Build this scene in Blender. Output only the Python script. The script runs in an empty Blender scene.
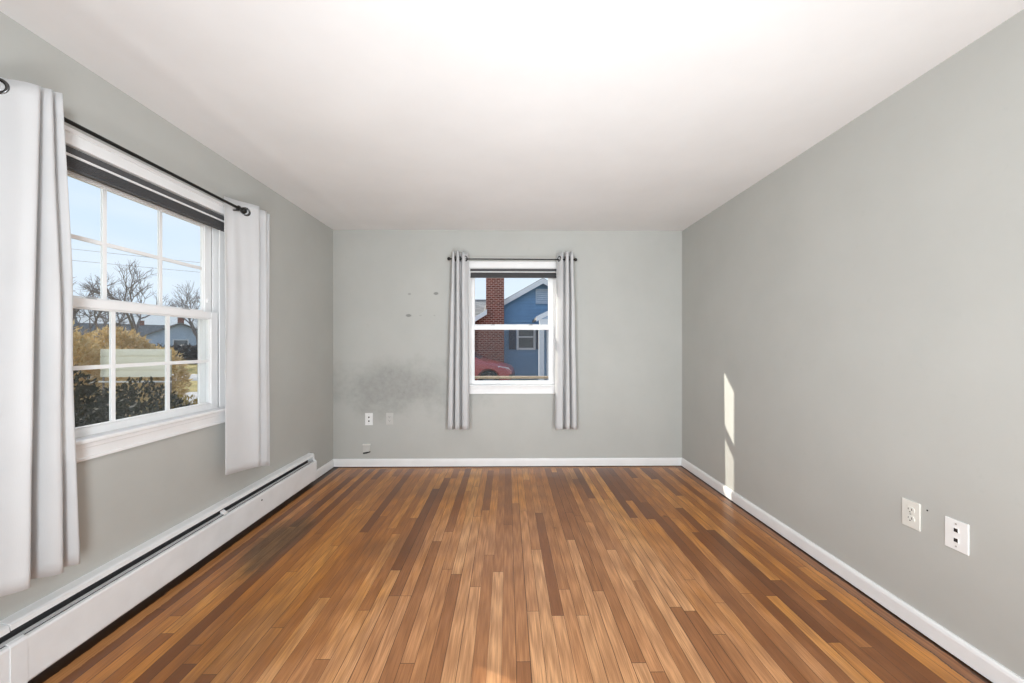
import bpy, bmesh, math, random
from mathutils import Vector, Matrix, noise

S = bpy.context.scene
C = S.collection
random.seed(7)

# ------------------------------------------------------------------ camera
cam_data = bpy.data.cameras.new('camera')
cam_data.sensor_fit = 'HORIZONTAL'
cam_data.sensor_width = 36.0
cam_data.lens = 36.0 * 370.0 / 1024.0
cam_data.shift_y = 3.0 / 1024.0
cam_data.clip_start = 0.02
cam_data.clip_end = 600
cam = bpy.data.objects.new('camera', cam_data)
cam.location = (0, 0, 1.26)
cam.rotation_euler = (math.radians(90), 0, -0.0119)
C.objects.link(cam)
S.camera = cam

# ------------------------------------------------------------------ view / exposure
S.view_settings.view_transform = 'Standard'
S.view_settings.look = 'None'
S.view_settings.exposure = 0.0
S.view_settings.gamma = 1.0
S.view_settings.use_curve_mapping = False
S.cycles.max_bounces = 10
S.cycles.diffuse_bounces = 6
S.cycles.glossy_bounces = 4
S.cycles.transparent_max_bounces = 24
S.cycles.sample_clamp_indirect = 6.0
S.cycles.caustics_reflective = False
S.cycles.caustics_refractive = False
S.cycles.use_denoising = True

# ------------------------------------------------------------------ world
world = bpy.data.worlds.new('sky')
S.world = world
world.use_nodes = True
wn = world.node_tree.nodes
wl = world.node_tree.links
wn.clear()
w_out = wn.new('ShaderNodeOutputWorld')
w_bg = wn.new('ShaderNodeBackground')
w_tc = wn.new('ShaderNodeTexCoord')
w_sep = wn.new('ShaderNodeSeparateXYZ')
w_ramp = wn.new('ShaderNodeValToRGB')
w_noise = wn.new('ShaderNodeTexNoise')
w_map = wn.new('ShaderNodeMapping')
w_cr = wn.new('ShaderNodeValToRGB')
w_mix = wn.new('ShaderNodeMixRGB')
wl.new(w_tc.outputs['Generated'], w_sep.inputs[0])
wl.new(w_sep.outputs['Z'], w_ramp.inputs[0])
w_ramp.color_ramp.elements[0].position = 0.0
w_ramp.color_ramp.elements[0].color = (0.64, 0.71, 0.79, 1)
w_ramp.color_ramp.elements[1].position = 0.75
w_ramp.color_ramp.elements[1].color = (0.36, 0.50, 0.77, 1)
e = w_ramp.color_ramp.elements.new(0.22)
e.color = (0.55, 0.66, 0.79, 1)
w_map.inputs['Scale'].default_value = (1.6, 1.6, 5.0)
wl.new(w_tc.outputs['Generated'], w_map.inputs[0])
wl.new(w_map.outputs[0], w_noise.inputs['Vector'])
w_noise.inputs['Scale'].default_value = 1.7
w_noise.inputs['Detail'].default_value = 5
wl.new(w_noise.outputs[0], w_cr.inputs[0])
w_cr.color_ramp.elements[0].position = 0.42
w_cr.color_ramp.elements[0].color = (0, 0, 0, 1)
w_cr.color_ramp.elements[1].position = 0.75
w_cr.color_ramp.elements[1].color = (0.55, 0.55, 0.55, 1)
wl.new(w_cr.outputs[0], w_mix.inputs['Fac'])
wl.new(w_ramp.outputs[0], w_mix.inputs[1])
w_mix.inputs[2].default_value = (0.74, 0.77, 0.81, 1)
wl.new(w_mix.outputs[0], w_bg.inputs['Color'])
w_bg.inputs['Strength'].default_value = 1.38
wl.new(w_bg.outputs[0], w_out.inputs['Surface'])

# ------------------------------------------------------------------ sun and added fill lamps
SUN_DIR = Vector((1.0, -0.48, -0.53)).normalized()      # the way the light travels
sun = bpy.data.lights.new('sun', 'SUN')
sun.energy = 7.0
sun.angle = math.radians(0.6)
sun.color = (1.0, 0.93, 0.82)
so = bpy.data.objects.new('sun', sun)
so.rotation_euler = SUN_DIR.to_track_quat('-Z', 'Y').to_euler()
so.location = (-20, 12, 14)
C.objects.link(so)


def area(name, loc, target, size, size_y, energy, color=(1, 1, 1), spread=180):
    l = bpy.data.lights.new(name, 'AREA')
    l.shape = 'RECTANGLE'
    l.size = size
    l.size_y = size_y
    l.energy = energy
    l.color = color
    l.spread = math.radians(spread)
    o = bpy.data.objects.new(name, l)
    o.location = loc
    d = Vector(target) - Vector(loc)
    o.rotation_euler = d.to_track_quat('-Z', 'Y').to_euler()
    C.objects.link(o)
    return o


area('ceiling_fill', (0.25, -0.15, 0.20), (0.1, 1.75, 2.44), 1.5, 0.5, 34, (0.89, 0.955, 1.0), 120)  # unseen lamp added behind the camera to brighten the ceiling
area('rear_fill_right', (1.42, -2.2, 1.55), (-1.5, 2.1, 0.8), 0.6, 1.5, 60, (0.89, 0.955, 1.0), 110)  # added unseen fill for the left side; the front wall has no window
area('rear_fill_left', (-1.40, -2.2, 1.55), (1.8, 1.9, 0.5), 0.6, 1.5, 58, (0.89, 0.955, 1.0), 95)  # its partner, added to brighten the right wall, no real source there

# ------------------------------------------------------------------ room measures
XL, XR, YB, YF, ZC = -1.796, 1.816, 3.83, -2.4, 2.44
GZ = -0.45
TH = 0.16

# ------------------------------------------------------------------ node helpers


def new_mat(name):
    m = bpy.data.materials.new(name)
    m.use_nodes = True
    nt = m.node_tree
    b = nt.nodes['Principled BSDF']
    return m, nt, b


class G:
    """small node graph helper"""

    def __init__(self, nt):
        self.nt = nt
        self.N = nt.nodes
        self.L = nt.links

    def n(self, typ, **kw):
        nd = self.N.new(typ)
        for k, v in kw.items():
            setattr(nd, k, v)
        return nd

    def put(self, sock, v):
        if isinstance(v, (int, float)):
            sock.default_value = v
        elif isinstance(v, tuple):
            sock.default_value = v if len(v) == len(sock.default_value) else tuple(v) + (1,)
        else:
            self.L.new(v, sock)

    def math(self, op, a, b=0.0, c=0.0):
        nd = self.n('ShaderNodeMath', operation=op)
        self.put(nd.inputs[0], a)
        self.put(nd.inputs[1], b)
        if op in ('MULTIPLY_ADD', 'SMOOTH_MIN', 'SMOOTH_MAX', 'WRAP'):
            self.put(nd.inputs[2], c)
        return nd.outputs[0]

    def coord(self, out='Object'):
        tc = self.n('ShaderNodeTexCoord')
        return tc.outputs[out]

    def pos(self):
        return self.n('ShaderNodeNewGeometry').outputs['Position']

    def xyz(self, v):
        s = self.n('ShaderNodeSeparateXYZ')
        self.put(s.inputs[0], v)
        return s.outputs[0], s.outputs[1], s.outputs[2]

    def comb(self, x=0.0, y=0.0, z=0.0):
        s = self.n('ShaderNodeCombineXYZ')
        self.put(s.inputs[0], x)
        self.put(s.inputs[1], y)
        self.put(s.inputs[2], z)
        return s.outputs[0]

    def noise(self, vec, scale, detail=3.0, rough=0.5, dist=0.0):
        s = self.n('ShaderNodeTexNoise')
        if vec is not None:
            self.L.new(vec, s.inputs['Vector'])
        s.inputs['Scale'].default_value = scale
        s.inputs['Detail'].default_value = detail
        s.inputs['Roughness'].default_value = rough
        s.inputs['Distortion'].default_value = dist
        return s.outputs[0]

    def white(self, vec):
        s = self.n('ShaderNodeTexWhiteNoise', noise_dimensions='3D')
        self.L.new(vec, s.inputs['Vector'])
        return s.outputs['Value']

    def ramp(self, fac, stops, interp='LINEAR'):
        s = self.n('ShaderNodeValToRGB')
        s.color_ramp.interpolation = interp
        els = s.color_ramp.elements
        els[0].position, els[0].color = stops[0][0], tuple(stops[0][1]) + (1,)
        els[1].position, els[1].color = stops[-1][0], tuple(stops[-1][1]) + (1,)
        for p, c in stops[1:-1]:
            q = els.new(p)
            q.color = tuple(c) + (1,)
        self.L.new(fac, s.inputs[0])
        return s.outputs[0]

    def maprange(self, v, a, b, c=0.0, d=1.0, smooth=True):
        s = self.n('ShaderNodeMapRange')
        s.interpolation_type = 'SMOOTHSTEP' if smooth else 'LINEAR'
        self.put(s.inputs[0], v)
        for i, q in enumerate((a, b, c, d)):
            s.inputs[i + 1].default_value = q
        return s.outputs[0]

    def mix(self, fac, a, b, mode='MIX'):
        s = self.n('ShaderNodeMixRGB', blend_type=mode)
        self.put(s.inputs[0], fac)
        self.put(s.inputs[1], a)
        self.put(s.inputs[2], b)
        return s.outputs[0]

    def bump(self, h, strength, dist=0.01):
        s = self.n('ShaderNodeBump')
        s.inputs['Strength'].default_value = strength
        s.inputs['Distance'].default_value = dist
        self.L.new(h, s.inputs['Height'])
        return s.outputs[0]


def plain(name, color, rough=0.5, metal=0.0, var=0.05, scale=12.0, bump=0.0, bscale=200.0, spec=0.5):
    m, nt, b = new_mat(name)
    g = G(nt)
    co = g.coord()
    nz = g.noise(co, scale, 4)
    dark = tuple(c * (1 - var) for c in color)
    lite = tuple(min(1, c * (1 + var)) for c in color)
    g.put(b.inputs['Base Color'], g.ramp(nz, [(0.3, dark), (0.7, lite)]))
    b.inputs['Roughness'].default_value = rough
    b.inputs['Metallic'].default_value = metal
    b.inputs['Specular IOR Level'].default_value = spec
    if bump:
        g.put(b.inputs['Normal'], g.bump(g.noise(co, bscale, 3), bump, 0.002))
    return m


# ------------------------------------------------------------------ materials
def wall_material(name, base, back=False):
    m, nt, b = new_mat(name)
    g = G(nt)
    p = g.pos()
    x, y, z = g.xyz(p)
    nz = g.noise(p, 2.2, 4, 0.6)
    col = g.ramp(nz, [(0.3, tuple(c * 0.97 for c in base)), (0.7, tuple(c * 1.03 for c in base))])
    # faint scuffs
    sc = g.noise(p, 14.0, 5, 0.7)
    scm = g.math('MULTIPLY', g.maprange(sc, 0.60, 0.78), 0.10)
    col = g.mix(scm, col, tuple(c * 0.55 for c in base))
    if back:
        # grubby smear where furniture stood, below and left of the window
        n1 = g.noise(p, 3.5, 5, 0.65)
        n2 = g.noise(p, 22.0, 4, 0.7)
        dx = g.math('DIVIDE', g.math('SUBTRACT', x, -1.10), 0.95)
        dz = g.math('DIVIDE', g.math('SUBTRACT', z, 0.82), 0.33)
        r = g.math('SQRT', g.math('ADD', g.math('POWER', dx, 2.0), g.math('POWER', dz, 2.0)))
        r = g.math('ADD', r, g.math('MULTIPLY', g.math('SUBTRACT', n1, 0.5), 1.5))
        msk = g.maprange(r, 1.1, 0.25)
        msk = g.math('MULTIPLY', msk, g.math('ADD', g.math('MULTIPLY', n2, 0.7), 0.15))
        col = g.mix(g.math('MULTIPLY', msk, 0.9), col, tuple(c * 0.45 for c in base))
        # filler and scrape marks
        for (mx, mz, rx, rz, st) in ((-1.012, 1.781, .020, .012, .45), (-0.739, 1.787, .030, .017, .75), (-1.022, 1.559, .034, .018, .75),
                                     (-0.899, 1.559, .016, .008, .25), (-0.755, 1.559, .012, .008, .25)):
            ex = g.math('DIVIDE', g.math('SUBTRACT', x, mx), rx)
            ez = g.math('DIVIDE', g.math('SUBTRACT', z, mz), rz)
            rr = g.math('ADD', g.math('POWER', ex, 2.0), g.math('POWER', ez, 2.0))
            rr = g.math('ADD', rr, g.math('MULTIPLY', g.noise(p, 60, 2), 0.6))
            col = g.mix(g.math('MULTIPLY', g.maprange(rr, 1.4, 0.6), st), col, (0.16, 0.16, 0.15))
    g.put(b.inputs['Base Color'], col)
    b.inputs['Roughness'].default_value = 0.62
    b.inputs['Specular IOR Level'].default_value = 0.3
    h = g.math('ADD', g.noise(p, 160, 3), g.math('MULTIPLY', g.noise(p, 9, 3), 3.0))
    g.put(b.inputs['Normal'], g.bump(h, 0.10, 0.002))
    return m


WALLC = (0.456, 0.457, 0.432)
M_wall = wall_material('grey_wall_paint', WALLC)
M_wall_back = wall_material('grey_wall_paint_scuffed', WALLC, True)


def ceiling_material():
    m, nt, b = new_mat('white_ceiling_paint')
    g = G(nt)
    p = g.pos()
    nz = g.noise(p, 1.6, 4, 0.6)
    g.put(b.inputs['Base Color'], g.ramp(nz, [(0.3, (0.80, 0.80, 0.80)), (0.7, (0.85, 0.85, 0.85))]))
    b.inputs['Roughness'].default_value = 0.8
    x, y, z = g.xyz(p)
    # a taped joint runs along the window side
    j = g.maprange(g.math('ABSOLUTE', g.math('SUBTRACT', x, -1.48)), 0.10, 0.0)
    h = g.math('ADD', g.math('MULTIPLY', j, 2.0), g.noise(p, 6, 3))
    g.put(b.inputs['Normal'], g.bump(h, 0.15, 0.01))
    return m


M_ceil = ceiling_material()


def floor_material():
    m, nt, b = new_mat('worn_oak_strip_floor')
    g = G(nt)
    p = g.pos()
    x, y, z = g.xyz(p)
    W, LEN = 0.0572, 0.95
    u = g.math('DIVIDE', g.math('ADD', x, 5.0), W)
    ix = g.math('FLOOR', u)
    fx = g.math('FRACT', u)
    rowr = g.white(g.comb(ix, 3.3, 1.0))
    rowr2 = g.white(g.comb(ix, 9.1, 4.0))
    length = g.math('ADD', g.math('MULTIPLY', rowr2, 0.9), LEN * 0.85)
    v = g.math('ADD', g.math('DIVIDE', g.math('ADD', y, 10.0), length), g.math('MULTIPLY', rowr, 17.0))
    iy = g.math('FLOOR', v)
    fy = g.math('FRACT', v)
    rb = g.white(g.comb(ix, iy, 0.5))
    rb2 = g.white(g.comb(ix, iy, 7.5))
    rb3 = g.white(g.comb(ix, iy, 23.5))
    # worn tones (walked-on centre) and deep finished tones (edges of room)
    worn = g.ramp(rb, [(0.0, (0.27, 0.105, 0.038)), (0.18, (0.40, 0.172, 0.068)), (0.45, (0.56, 0.262, 0.108)), (0.75, (0.66, 0.325, 0.145)), (1.0, (0.78, 0.42, 0.20))])
    deep = g.ramp(rb, [(0.0, (0.15, 0.045, 0.009)), (0.25, (0.28, 0.092, 0.016)), (0.5, (0.48, 0.175, 0.028)), (0.8, (0.66, 0.27, 0.048)), (1.0, (0.72, 0.33, 0.075))])
    # grain, stretched down each board and shifted per board
    gv = g.comb(g.math('ADD', g.math('MULTIPLY', x, 38.0), g.math('MULTIPLY', rb2, 91.0)),
                g.math('ADD', g.math('MULTIPLY', y, 1.3), g.math('MULTIPLY', rb3, 57.0)), rb2)
    gr = g.noise(gv, 1.6, 6, 0.62, 1.1)
    gv2 = g.comb(g.math('ADD', g.math('MULTIPLY', x, 330.0), g.math('MULTIPLY', rb2, 91.0)), g.math('MULTIPLY', y, 7.0), rb3)
    fine = g.noise(gv2, 1.0, 3, 0.6)
    wav = g.n('ShaderNodeTexWave', wave_type='RINGS', rings_direction='X')
    g.L.new(gv, wav.inputs['Vector'])
    wav.inputs['Scale'].default_value = 0.9
    wav.inputs['Distortion'].default_value = 7.0
    wav.inputs['Detail'].default_value = 3.0
    ring = wav.outputs['Fac']
    # wear mask: middle of the floor is worn pale, rim keeps its orange finish
    n1 = g.noise(p, 1.3, 5, 0.6)
    n2 = g.noise(g.comb(g.math('MULTIPLY', x, 5.0), g.math('MULTIPLY', y, 1.4), 0.0), 1.3, 5, 0.65)
    ex = g.math('DIVIDE', g.math('SUBTRACT', x, 0.18), 1.45)
    ey = g.math('DIVIDE', g.math('SUBTRACT', y, 1.2), 2.2)
    rr = g.math('SQRT', g.math('ADD', g.math('POWER', ex, 2.0), g.math('POWER', ey, 2.0)))
    rr = g.math('ADD', rr, g.math('MULTIPLY', g.math('SUBTRACT', n1, 0.5), 1.0))
    rr = g.math('ADD', rr, g.math('MULTIPLY', g.math('SUBTRACT', n2, 0.5), 0.9))
    wear = g.maprange(rr, 1.05, 0.45)
    col = g.mix(wear, deep, worn)
    gm = g.maprange(gr, 0.30, 0.72)
    col = g.mix(g.math('MULTIPLY', gm, 0.36), col, (0.17, 0.062, 0.02), 'MIX')
    col = g.mix(g.math('MULTIPLY', ring, 0.34), col, (0.20, 0.075, 0.026), 'MIX')
    col = g.mix(g.math('MULTIPLY', g.maprange(fine, 0.42, 0.70), 0.36), col, (0.10, 0.036, 0.012))
    # scraped grey-brown stain near the heater
    sx = g.math('DIVIDE', g.math('SUBTRACT', x, -1.47), 0.20)
    sy = g.math('DIVIDE', g.math('SUBTRACT', y, 2.36), 0.42)
    sr = g.math('SQRT', g.math('ADD', g.math('POWER', sx, 2.0), g.math('POWER', sy, 2.0)))
    sr = g.math('ADD', sr, g.math('MULTIPLY', g.math('SUBTRACT', n2, 0.5), 1.8))
    st = g.maprange(sr, 1.15, 0.35)
    col = g.mix(g.math('MULTIPLY', st, 0.8), col, g.mix(g.maprange(fine, 0.4, 0.6), (0.045, 0.026, 0.014), (0.15, 0.10, 0.06)))
    # second, fainter stain to the right of it and one at the back
    for (cx, cy, rx, ry, a) in ((-0.72, 2.30, 0.25, 0.18, 0.30), (0.62, 3.45, 0.14, 0.22, 0.45), (-0.6, 3.2, 0.5, 0.25, 0.25), (-1.15, 1.55, 0.3, 0.5, 0.35)):
        qx = g.math('DIVIDE', g.math('SUBTRACT', x, cx), rx)
        qy = g.math('DIVIDE', g.math('SUBTRACT', y, cy), ry)
        qr = g.math('SQRT', g.math('ADD', g.math('POWER', qx, 2.0), g.math('POWER', qy, 2.0)))
        qr = g.math('ADD', qr, g.math('MULTIPLY', g.math('SUBTRACT', n2, 0.5), 1.6))
        col = g.mix(g.math('MULTIPLY', g.maprange(qr, 1.1, 0.3), a), col, (0.09, 0.035, 0.014))
    # dark specks / knots
    kn = g.n('ShaderNodeTexVoronoi', feature='F1')
    g.L.new(p, kn.inputs['Vector'])
    kn.inputs['Scale'].default_value = 2.3
    col = g.mix(g.maprange(kn.outputs['Distance'], 0.05, 0.02, 0.0, 0.6), col, (0.05, 0.02, 0.01))
    # joints between boards
    edge = g.math('MINIMUM', fx, g.math('SUBTRACT', 1.0, fx))
    gapw = g.math('MULTIPLY', g.math('ADD', g.white(g.comb(ix, 5.0, 5.0)), 0.25), 0.028)
    gx = g.math('LESS_THAN', edge, gapw)
    edy = g.math('MULTIPLY', g.math('MINIMUM', fy, g.math('SUBTRACT', 1.0, fy)), length)
    gy = g.math('LESS_THAN', edy, 0.0012)
    gap = g.math('MAXIMUM', g.math('MULTIPLY', gx, 0.8), g.math('MULTIPLY', gy, 0.8))
    col = g.mix(gap, col, (0.035, 0.014, 0.006))
    # border board along the back wall
    bb = g.math('GREATER_THAN', g.math('ADD', y, g.math('MULTIPLY', n1, 0.01)), 3.765)
    col = g.mix(bb, col, g.mix(gm, (0.42, 0.17, 0.035), (0.26, 0.09, 0.02)))
    # borders along the sides
    nb = g.noise(g.comb(g.math('MULTIPLY', x, 3.0), g.math('MULTIPLY', y, 9.0), 0.0), 1.0, 5, 0.8)
    xl = g.math('ADD', x, g.math('MULTIPLY', g.math('SUBTRACT', nb, 0.5), 0.03))
    bl = g.math('LESS_THAN', xl, -1.672)
    col = g.mix(bl, col, g.mix(gm, (0.50, 0.24, 0.09), (0.30, 0.12, 0.035)))
    bl2 = g.math('LESS_THAN', xl, -1.728)
    col = g.mix(bl2, col, (0.045, 0.018, 0.007))  # dark bare floor plus the shade under the heater, put into the colour
    br = g.math('GREATER_THAN', xl, 1.735)
    col = g.mix(br, col, g.mix(gm, (0.36, 0.15, 0.05), (0.17, 0.06, 0.02)))
    for (a0, a1) in ((1.728, 1.735), (1.785, 1.83)):
        mk = g.math('MULTIPLY', g.math('GREATER_THAN', xl, a0), g.math('LESS_THAN', xl, a1))
        col = g.mix(g.math('MULTIPLY', mk, 0.9), col, (0.03, 0.012, 0.006))
    mk = g.math('GREATER_THAN', y, 3.803)
    col = g.mix(g.math('MULTIPLY', mk, 0.9), col, (0.03, 0.012, 0.006))
    g.put(b.inputs['Base Color'], col)
    rough = g.math('ADD', g.math('MULTIPLY', wear, 0.10), 0.26)
    rough = g.math('ADD', rough, g.math('MULTIPLY', g.noise(p, 5, 4), 0.12))
    rough = g.math('ADD', rough, g.math('MULTIPLY', st, 0.25))
    g.put(b.inputs['Roughness'], rough)
    b.inputs['Specular IOR Level'].default_value = 0.42
    b.inputs['Coat Weight'].default_value = 0.12
    b.inputs['Coat Roughness'].default_value = 0.28
    h = g.math('SUBTRACT', g.math('MULTIPLY', gr, 0.25), g.math('MULTIPLY', gap, 1.0))
    h = g.math('ADD', h, g.math('MULTIPLY', rb2, 0.25))
    g.put(b.inputs['Normal'], g.bump(h, 0.22, 0.0015))
    return m


M_floor = floor_material()
M_trim = plain('white_trim_paint', (0.80, 0.80, 0.80), 0.38, var=0.03, scale=7, bump=0.05, bscale=60)
M_vinyl = plain('white_vinyl', (0.82, 0.82, 0.82), 0.32, var=0.02, scale=9)
M_heater = plain('white_enamel', (0.80, 0.81, 0.82), 0.35, var=0.04, scale=9)
M_heater_dark = plain('dark_fins_and_slot_shade', (0.05, 0.05, 0.052), 0.7, 0.0, var=0.2, scale=60)  # also colours the sheet that stands for shade in the air slot
M_heater_grey = plain('grey_damper', (0.42, 0.43, 0.44), 0.4, 0.2, var=0.1)
M_rod = plain('black_metal', (0.028, 0.027, 0.026), 0.35, 0.8, var=0.1)
M_ring = plain('grommet_metal', (0.10, 0.10, 0.10), 0.22, 1.0, var=0.1)
M_shade = plain('charcoal_shade_fabric', (0.075, 0.075, 0.078), 0.8, var=0.12, scale=90, bump=0.3, bscale=600)
M_shade_rail = plain('shade_white_rail', (0.75, 0.75, 0.75), 0.4)
M_plate_white = plain('white_plate_plastic', (0.80, 0.80, 0.79), 0.35, var=0.02)
M_plate_cream = plain('ivory_plate_plastic', (0.70, 0.69, 0.64), 0.35, var=0.02)
M_plate_painted = plain('painted_plate', (0.52, 0.515, 0.49), 0.5, var=0.05)
M_black = plain('black_socket', (0.012, 0.012, 0.012), 0.5)
M_screw = plain('screw_steel', (0.5, 0.5, 0.48), 0.35, 0.8)


def fabric_material():
    m, nt, b = new_mat('pale_grey_curtain_cloth')
    g = G(nt)
    co = g.pos()
    nz = g.noise(co, 5, 4)
    col = g.ramp(nz, [(0.3, (0.74, 0.74, 0.745)), (0.7, (0.79, 0.79, 0.795))])
    g.put(b.inputs['Base Color'], col)
    b.inputs['Roughness'].default_value = 0.85
    b.inputs['Specular IOR Level'].default_value = 0.15
    b.inputs['Sheen Weight'].default_value = 0.1
    x, y, z = g.xyz(co)
    weave = g.noise(g.comb(g.math('MULTIPLY', x, 500.0), g.math('MULTIPLY', y, 500.0), g.math('MULTIPLY', z, 60.0)), 1.0, 2)
    soft = g.noise(g.comb(g.math('MULTIPLY', x, 6.0), g.math('MULTIPLY', y, 6.0), g.math('MULTIPLY', z, 5.0)), 1.0, 3)
    h = g.math('ADD', g.math('MULTIPLY', weave, 0.1), soft)
    nb = g.bump(h, 0.35, 0.006)
    g.put(b.inputs['Normal'], nb)
    tr = g.n('ShaderNodeBsdfTranslucent')
    g.put(tr.inputs['Color'], (0.72, 0.72, 0.72, 1))
    mx = g.n('ShaderNodeMixShader')
    mx.inputs[0].default_value = 0.35
    g.L.new(b.outputs[0], mx.inputs[1])
    g.L.new(tr.outputs[0], mx.inputs[2])
    g.L.new(mx.outputs[0], nt.nodes['Material Output'].inputs['Surface'])
    return m


M_cloth = fabric_material()


def glass_material():
    m, nt, b = new_mat('window_glass')
    g = G(nt)
    nt.nodes.remove(b)
    tr = g.n('ShaderNodeBsdfTransparent')
    tr.inputs['Color'].default_value = (0.97, 0.98, 0.98, 1)
    gl = g.n('ShaderNodeBsdfGlossy')
    gl.inputs['Roughness'].default_value = 0.02
    lw = g.n('ShaderNodeLayerWeight')
    fac = g.math('ADD', g.math('MULTIPLY', g.math('POWER', lw.outputs['Facing'], 5.0), 0.5), 0.006)
    mx = g.n('ShaderNodeMixShader')
    g.L.new(fac, mx.inputs[0])
    g.L.new(tr.outputs[0], mx.inputs[1])
    g.L.new(gl.outputs[0], mx.inputs[2])
    g.L.new(mx.outputs[0], nt.nodes['Material Output'].inputs['Surface'])
    return m


M_glass = glass_material()


def screen_material():
    m, nt, b = new_mat('insect_screen_mesh')
    g = G(nt)
    tr = g.n('ShaderNodeBsdfTransparent')
    b.inputs['Base Color'].default_value = (0.10, 0.10, 0.10, 1)
    b.inputs['Roughness'].default_value = 0.7
    mx = g.n('ShaderNodeMixShader')
    nz = g.noise(g.coord(), 900, 1)
    g.L.new(g.maprange(nz, 0.3, 0.7, 0.12, 0.22), mx.inputs[0])
    g.L.new(tr.outputs[0], mx.inputs[1])
    g.L.new(b.outputs[0], mx.inputs[2])
    g.L.new(mx.outputs[0], nt.nodes['Material Output'].inputs['Surface'])
    return m


M_screen = screen_material()


def brick_material():
    m, nt, b = new_mat('red_brick')
    g = G(nt)
    p = g.pos()
    x, y, z = g.xyz(p)
    br = g.n('ShaderNodeTexBrick')
    g.L.new(g.comb(g.math('ADD', x, y), z, 0.0), br.inputs['Vector'])
    br.inputs['Color1'].default_value = (0.24, 0.055, 0.035, 1)
    br.inputs['Color2'].default_value = (0.13, 0.028, 0.020, 1)
    br.inputs['Mortar'].default_value = (0.50, 0.34, 0.28, 1)
    br.inputs['Scale'].default_value = 1.0
    br.inputs['Mortar Size'].default_value = 0.011
    br.inputs['Brick Width'].default_value = 0.215
    br.inputs['Row Height'].default_value = 0.085
    g.put(b.inputs['Base Color'], br.outputs[0])
    b.inputs['Roughness'].default_value = 0.85
    g.put(b.inputs['Normal'], g.bump(br.outputs['Fac'], 0.4, -0.01))
    return m


M_brick = brick_material()
M_siding = plain('blue_grey_siding', (0.19, 0.34, 0.53), 0.7, var=0.05, scale=3)
M_siding_pale = plain('pale_blue_siding', (0.50, 0.60, 0.72), 0.7, var=0.05, scale=3)
M_white_ext = plain('white_exterior_paint', (0.78, 0.80, 0.83), 0.5, var=0.04)
M_shutter = plain('navy_shutter', (0.05, 0.07, 0.12), 0.6, var=0.1)
M_darkglass = plain('dark_window_pane', (0.10, 0.12, 0.14), 0.1, var=0.15, scale=3)
M_concrete = plain('driveway_concrete', (0.42, 0.41, 0.40), 0.85, var=0.12, scale=4)
M_railwood = plain('tan_wood', (0.62, 0.48, 0.33), 0.7, var=0.12, scale=20)


def roof_material():
    m, nt, b = new_mat('grey_shingles')
    g = G(nt)
    br = g.n('ShaderNodeTexBrick')
    x, y, z = g.xyz(g.pos())
    g.L.new(g.comb(g.math('ADD', x, y), g.math('MULTIPLY', z, 1.7), 0.0), br.inputs['Vector'])
    br.inputs['Color1'].default_value = (0.20, 0.20, 0.19, 1)
    br.inputs['Color2'].default_value = (0.34, 0.33, 0.31, 1)
    br.inputs['Mortar'].default_value = (0.10, 0.10, 0.10, 1)
    br.inputs['Scale'].default_value = 1.0
    br.inputs['Mortar Size'].default_value = 0.01
    br.inputs['Brick Width'].default_value = 0.3
    br.inputs['Row Height'].default_value = 0.14
    g.put(b.inputs['Base Color'], br.outputs[0])
    b.inputs['Roughness'].default_value = 0.9
    return m


M_roof = roof_material()


def lawn_material():
    m, nt, b = new_mat('winter_lawn')
    g = G(nt)
    p = g.pos()
    n1 = g.noise(p, 0.6, 5, 0.6)
    n2 = g.noise(p, 9.0, 5, 0.7)
    c = g.ramp(n1, [(0.35, (0.34, 0.27, 0.07)), (0.65, (0.58, 0.44, 0.14))])
    c = g.mix(g.maprange(n2, 0.4, 0.7, 0, 0.55), c, (0.16, 0.16, 0.045))
    g.put(b.inputs['Base Color'], c)
    b.inputs['Roughness'].default_value = 0.95
    g.put(b.inputs['Normal'], g.bump(n2, 0.6, 0.05))
    return m


M_lawn = lawn_material()
M_asphalt = plain('pale_asphalt', (0.40, 0.40, 0.41), 0.9, var=0.12, scale=6)
M_sidewalk = plain('sidewalk_concrete', (0.55, 0.53, 0.50), 0.9, var=0.08, scale=4)
M_bark = plain('grey_bark', (0.24, 0.21, 0.20), 0.9, var=0.3, scale=15)


def leaf_material(name, stops, transl=0.2):
    m, nt, b = new_mat(name)
    g = G(nt)
    p = g.pos()
    w = g.noise(p, 9.0, 3, 0.7)
    g.put(b.inputs['Base Color'], g.ramp(w, stops))
    b.inputs['Roughness'].default_value = 0.7
    tr = g.n('ShaderNodeBsdfTranslucent')
    g.L.new(g.ramp(w, stops), tr.inputs['Color'])
    mx = g.n('ShaderNodeMixShader')
    mx.inputs[0].default_value = transl
    g.L.new(b.outputs[0], mx.inputs[1])
    g.L.new(tr.outputs[0], mx.inputs[2])
    g.L.new(mx.outputs[0], nt.nodes['Material Output'].inputs['Surface'])
    return m


M_dark_leaf = leaf_material('dark_evergreen_leaves', [(0.25, (0.007, 0.010, 0.005)), (0.55, (0.020, 0.026, 0.010)), (0.72, (0.055, 0.06, 0.028))], 0.1)
M_gold_leaf = leaf_material('straw_yellow_foliage', [(0.25, (0.40, 0.27, 0.10)), (0.5, (0.70, 0.53, 0.26)), (0.75, (0.82, 0.72, 0.48))], 0.25)
M_olive_leaf = leaf_material('olive_gold_foliage', [(0.25, (0.10, 0.085, 0.02)), (0.5, (0.28, 0.20, 0.04)), (0.75, (0.50, 0.36, 0.08))], 0.2)
M_hedge_leaf = leaf_material('grey_hedge_twigs', [(0.3, (0.05, 0.05, 0.055)), (0.7, (0.13, 0.12, 0.12))], 0.1)


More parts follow.
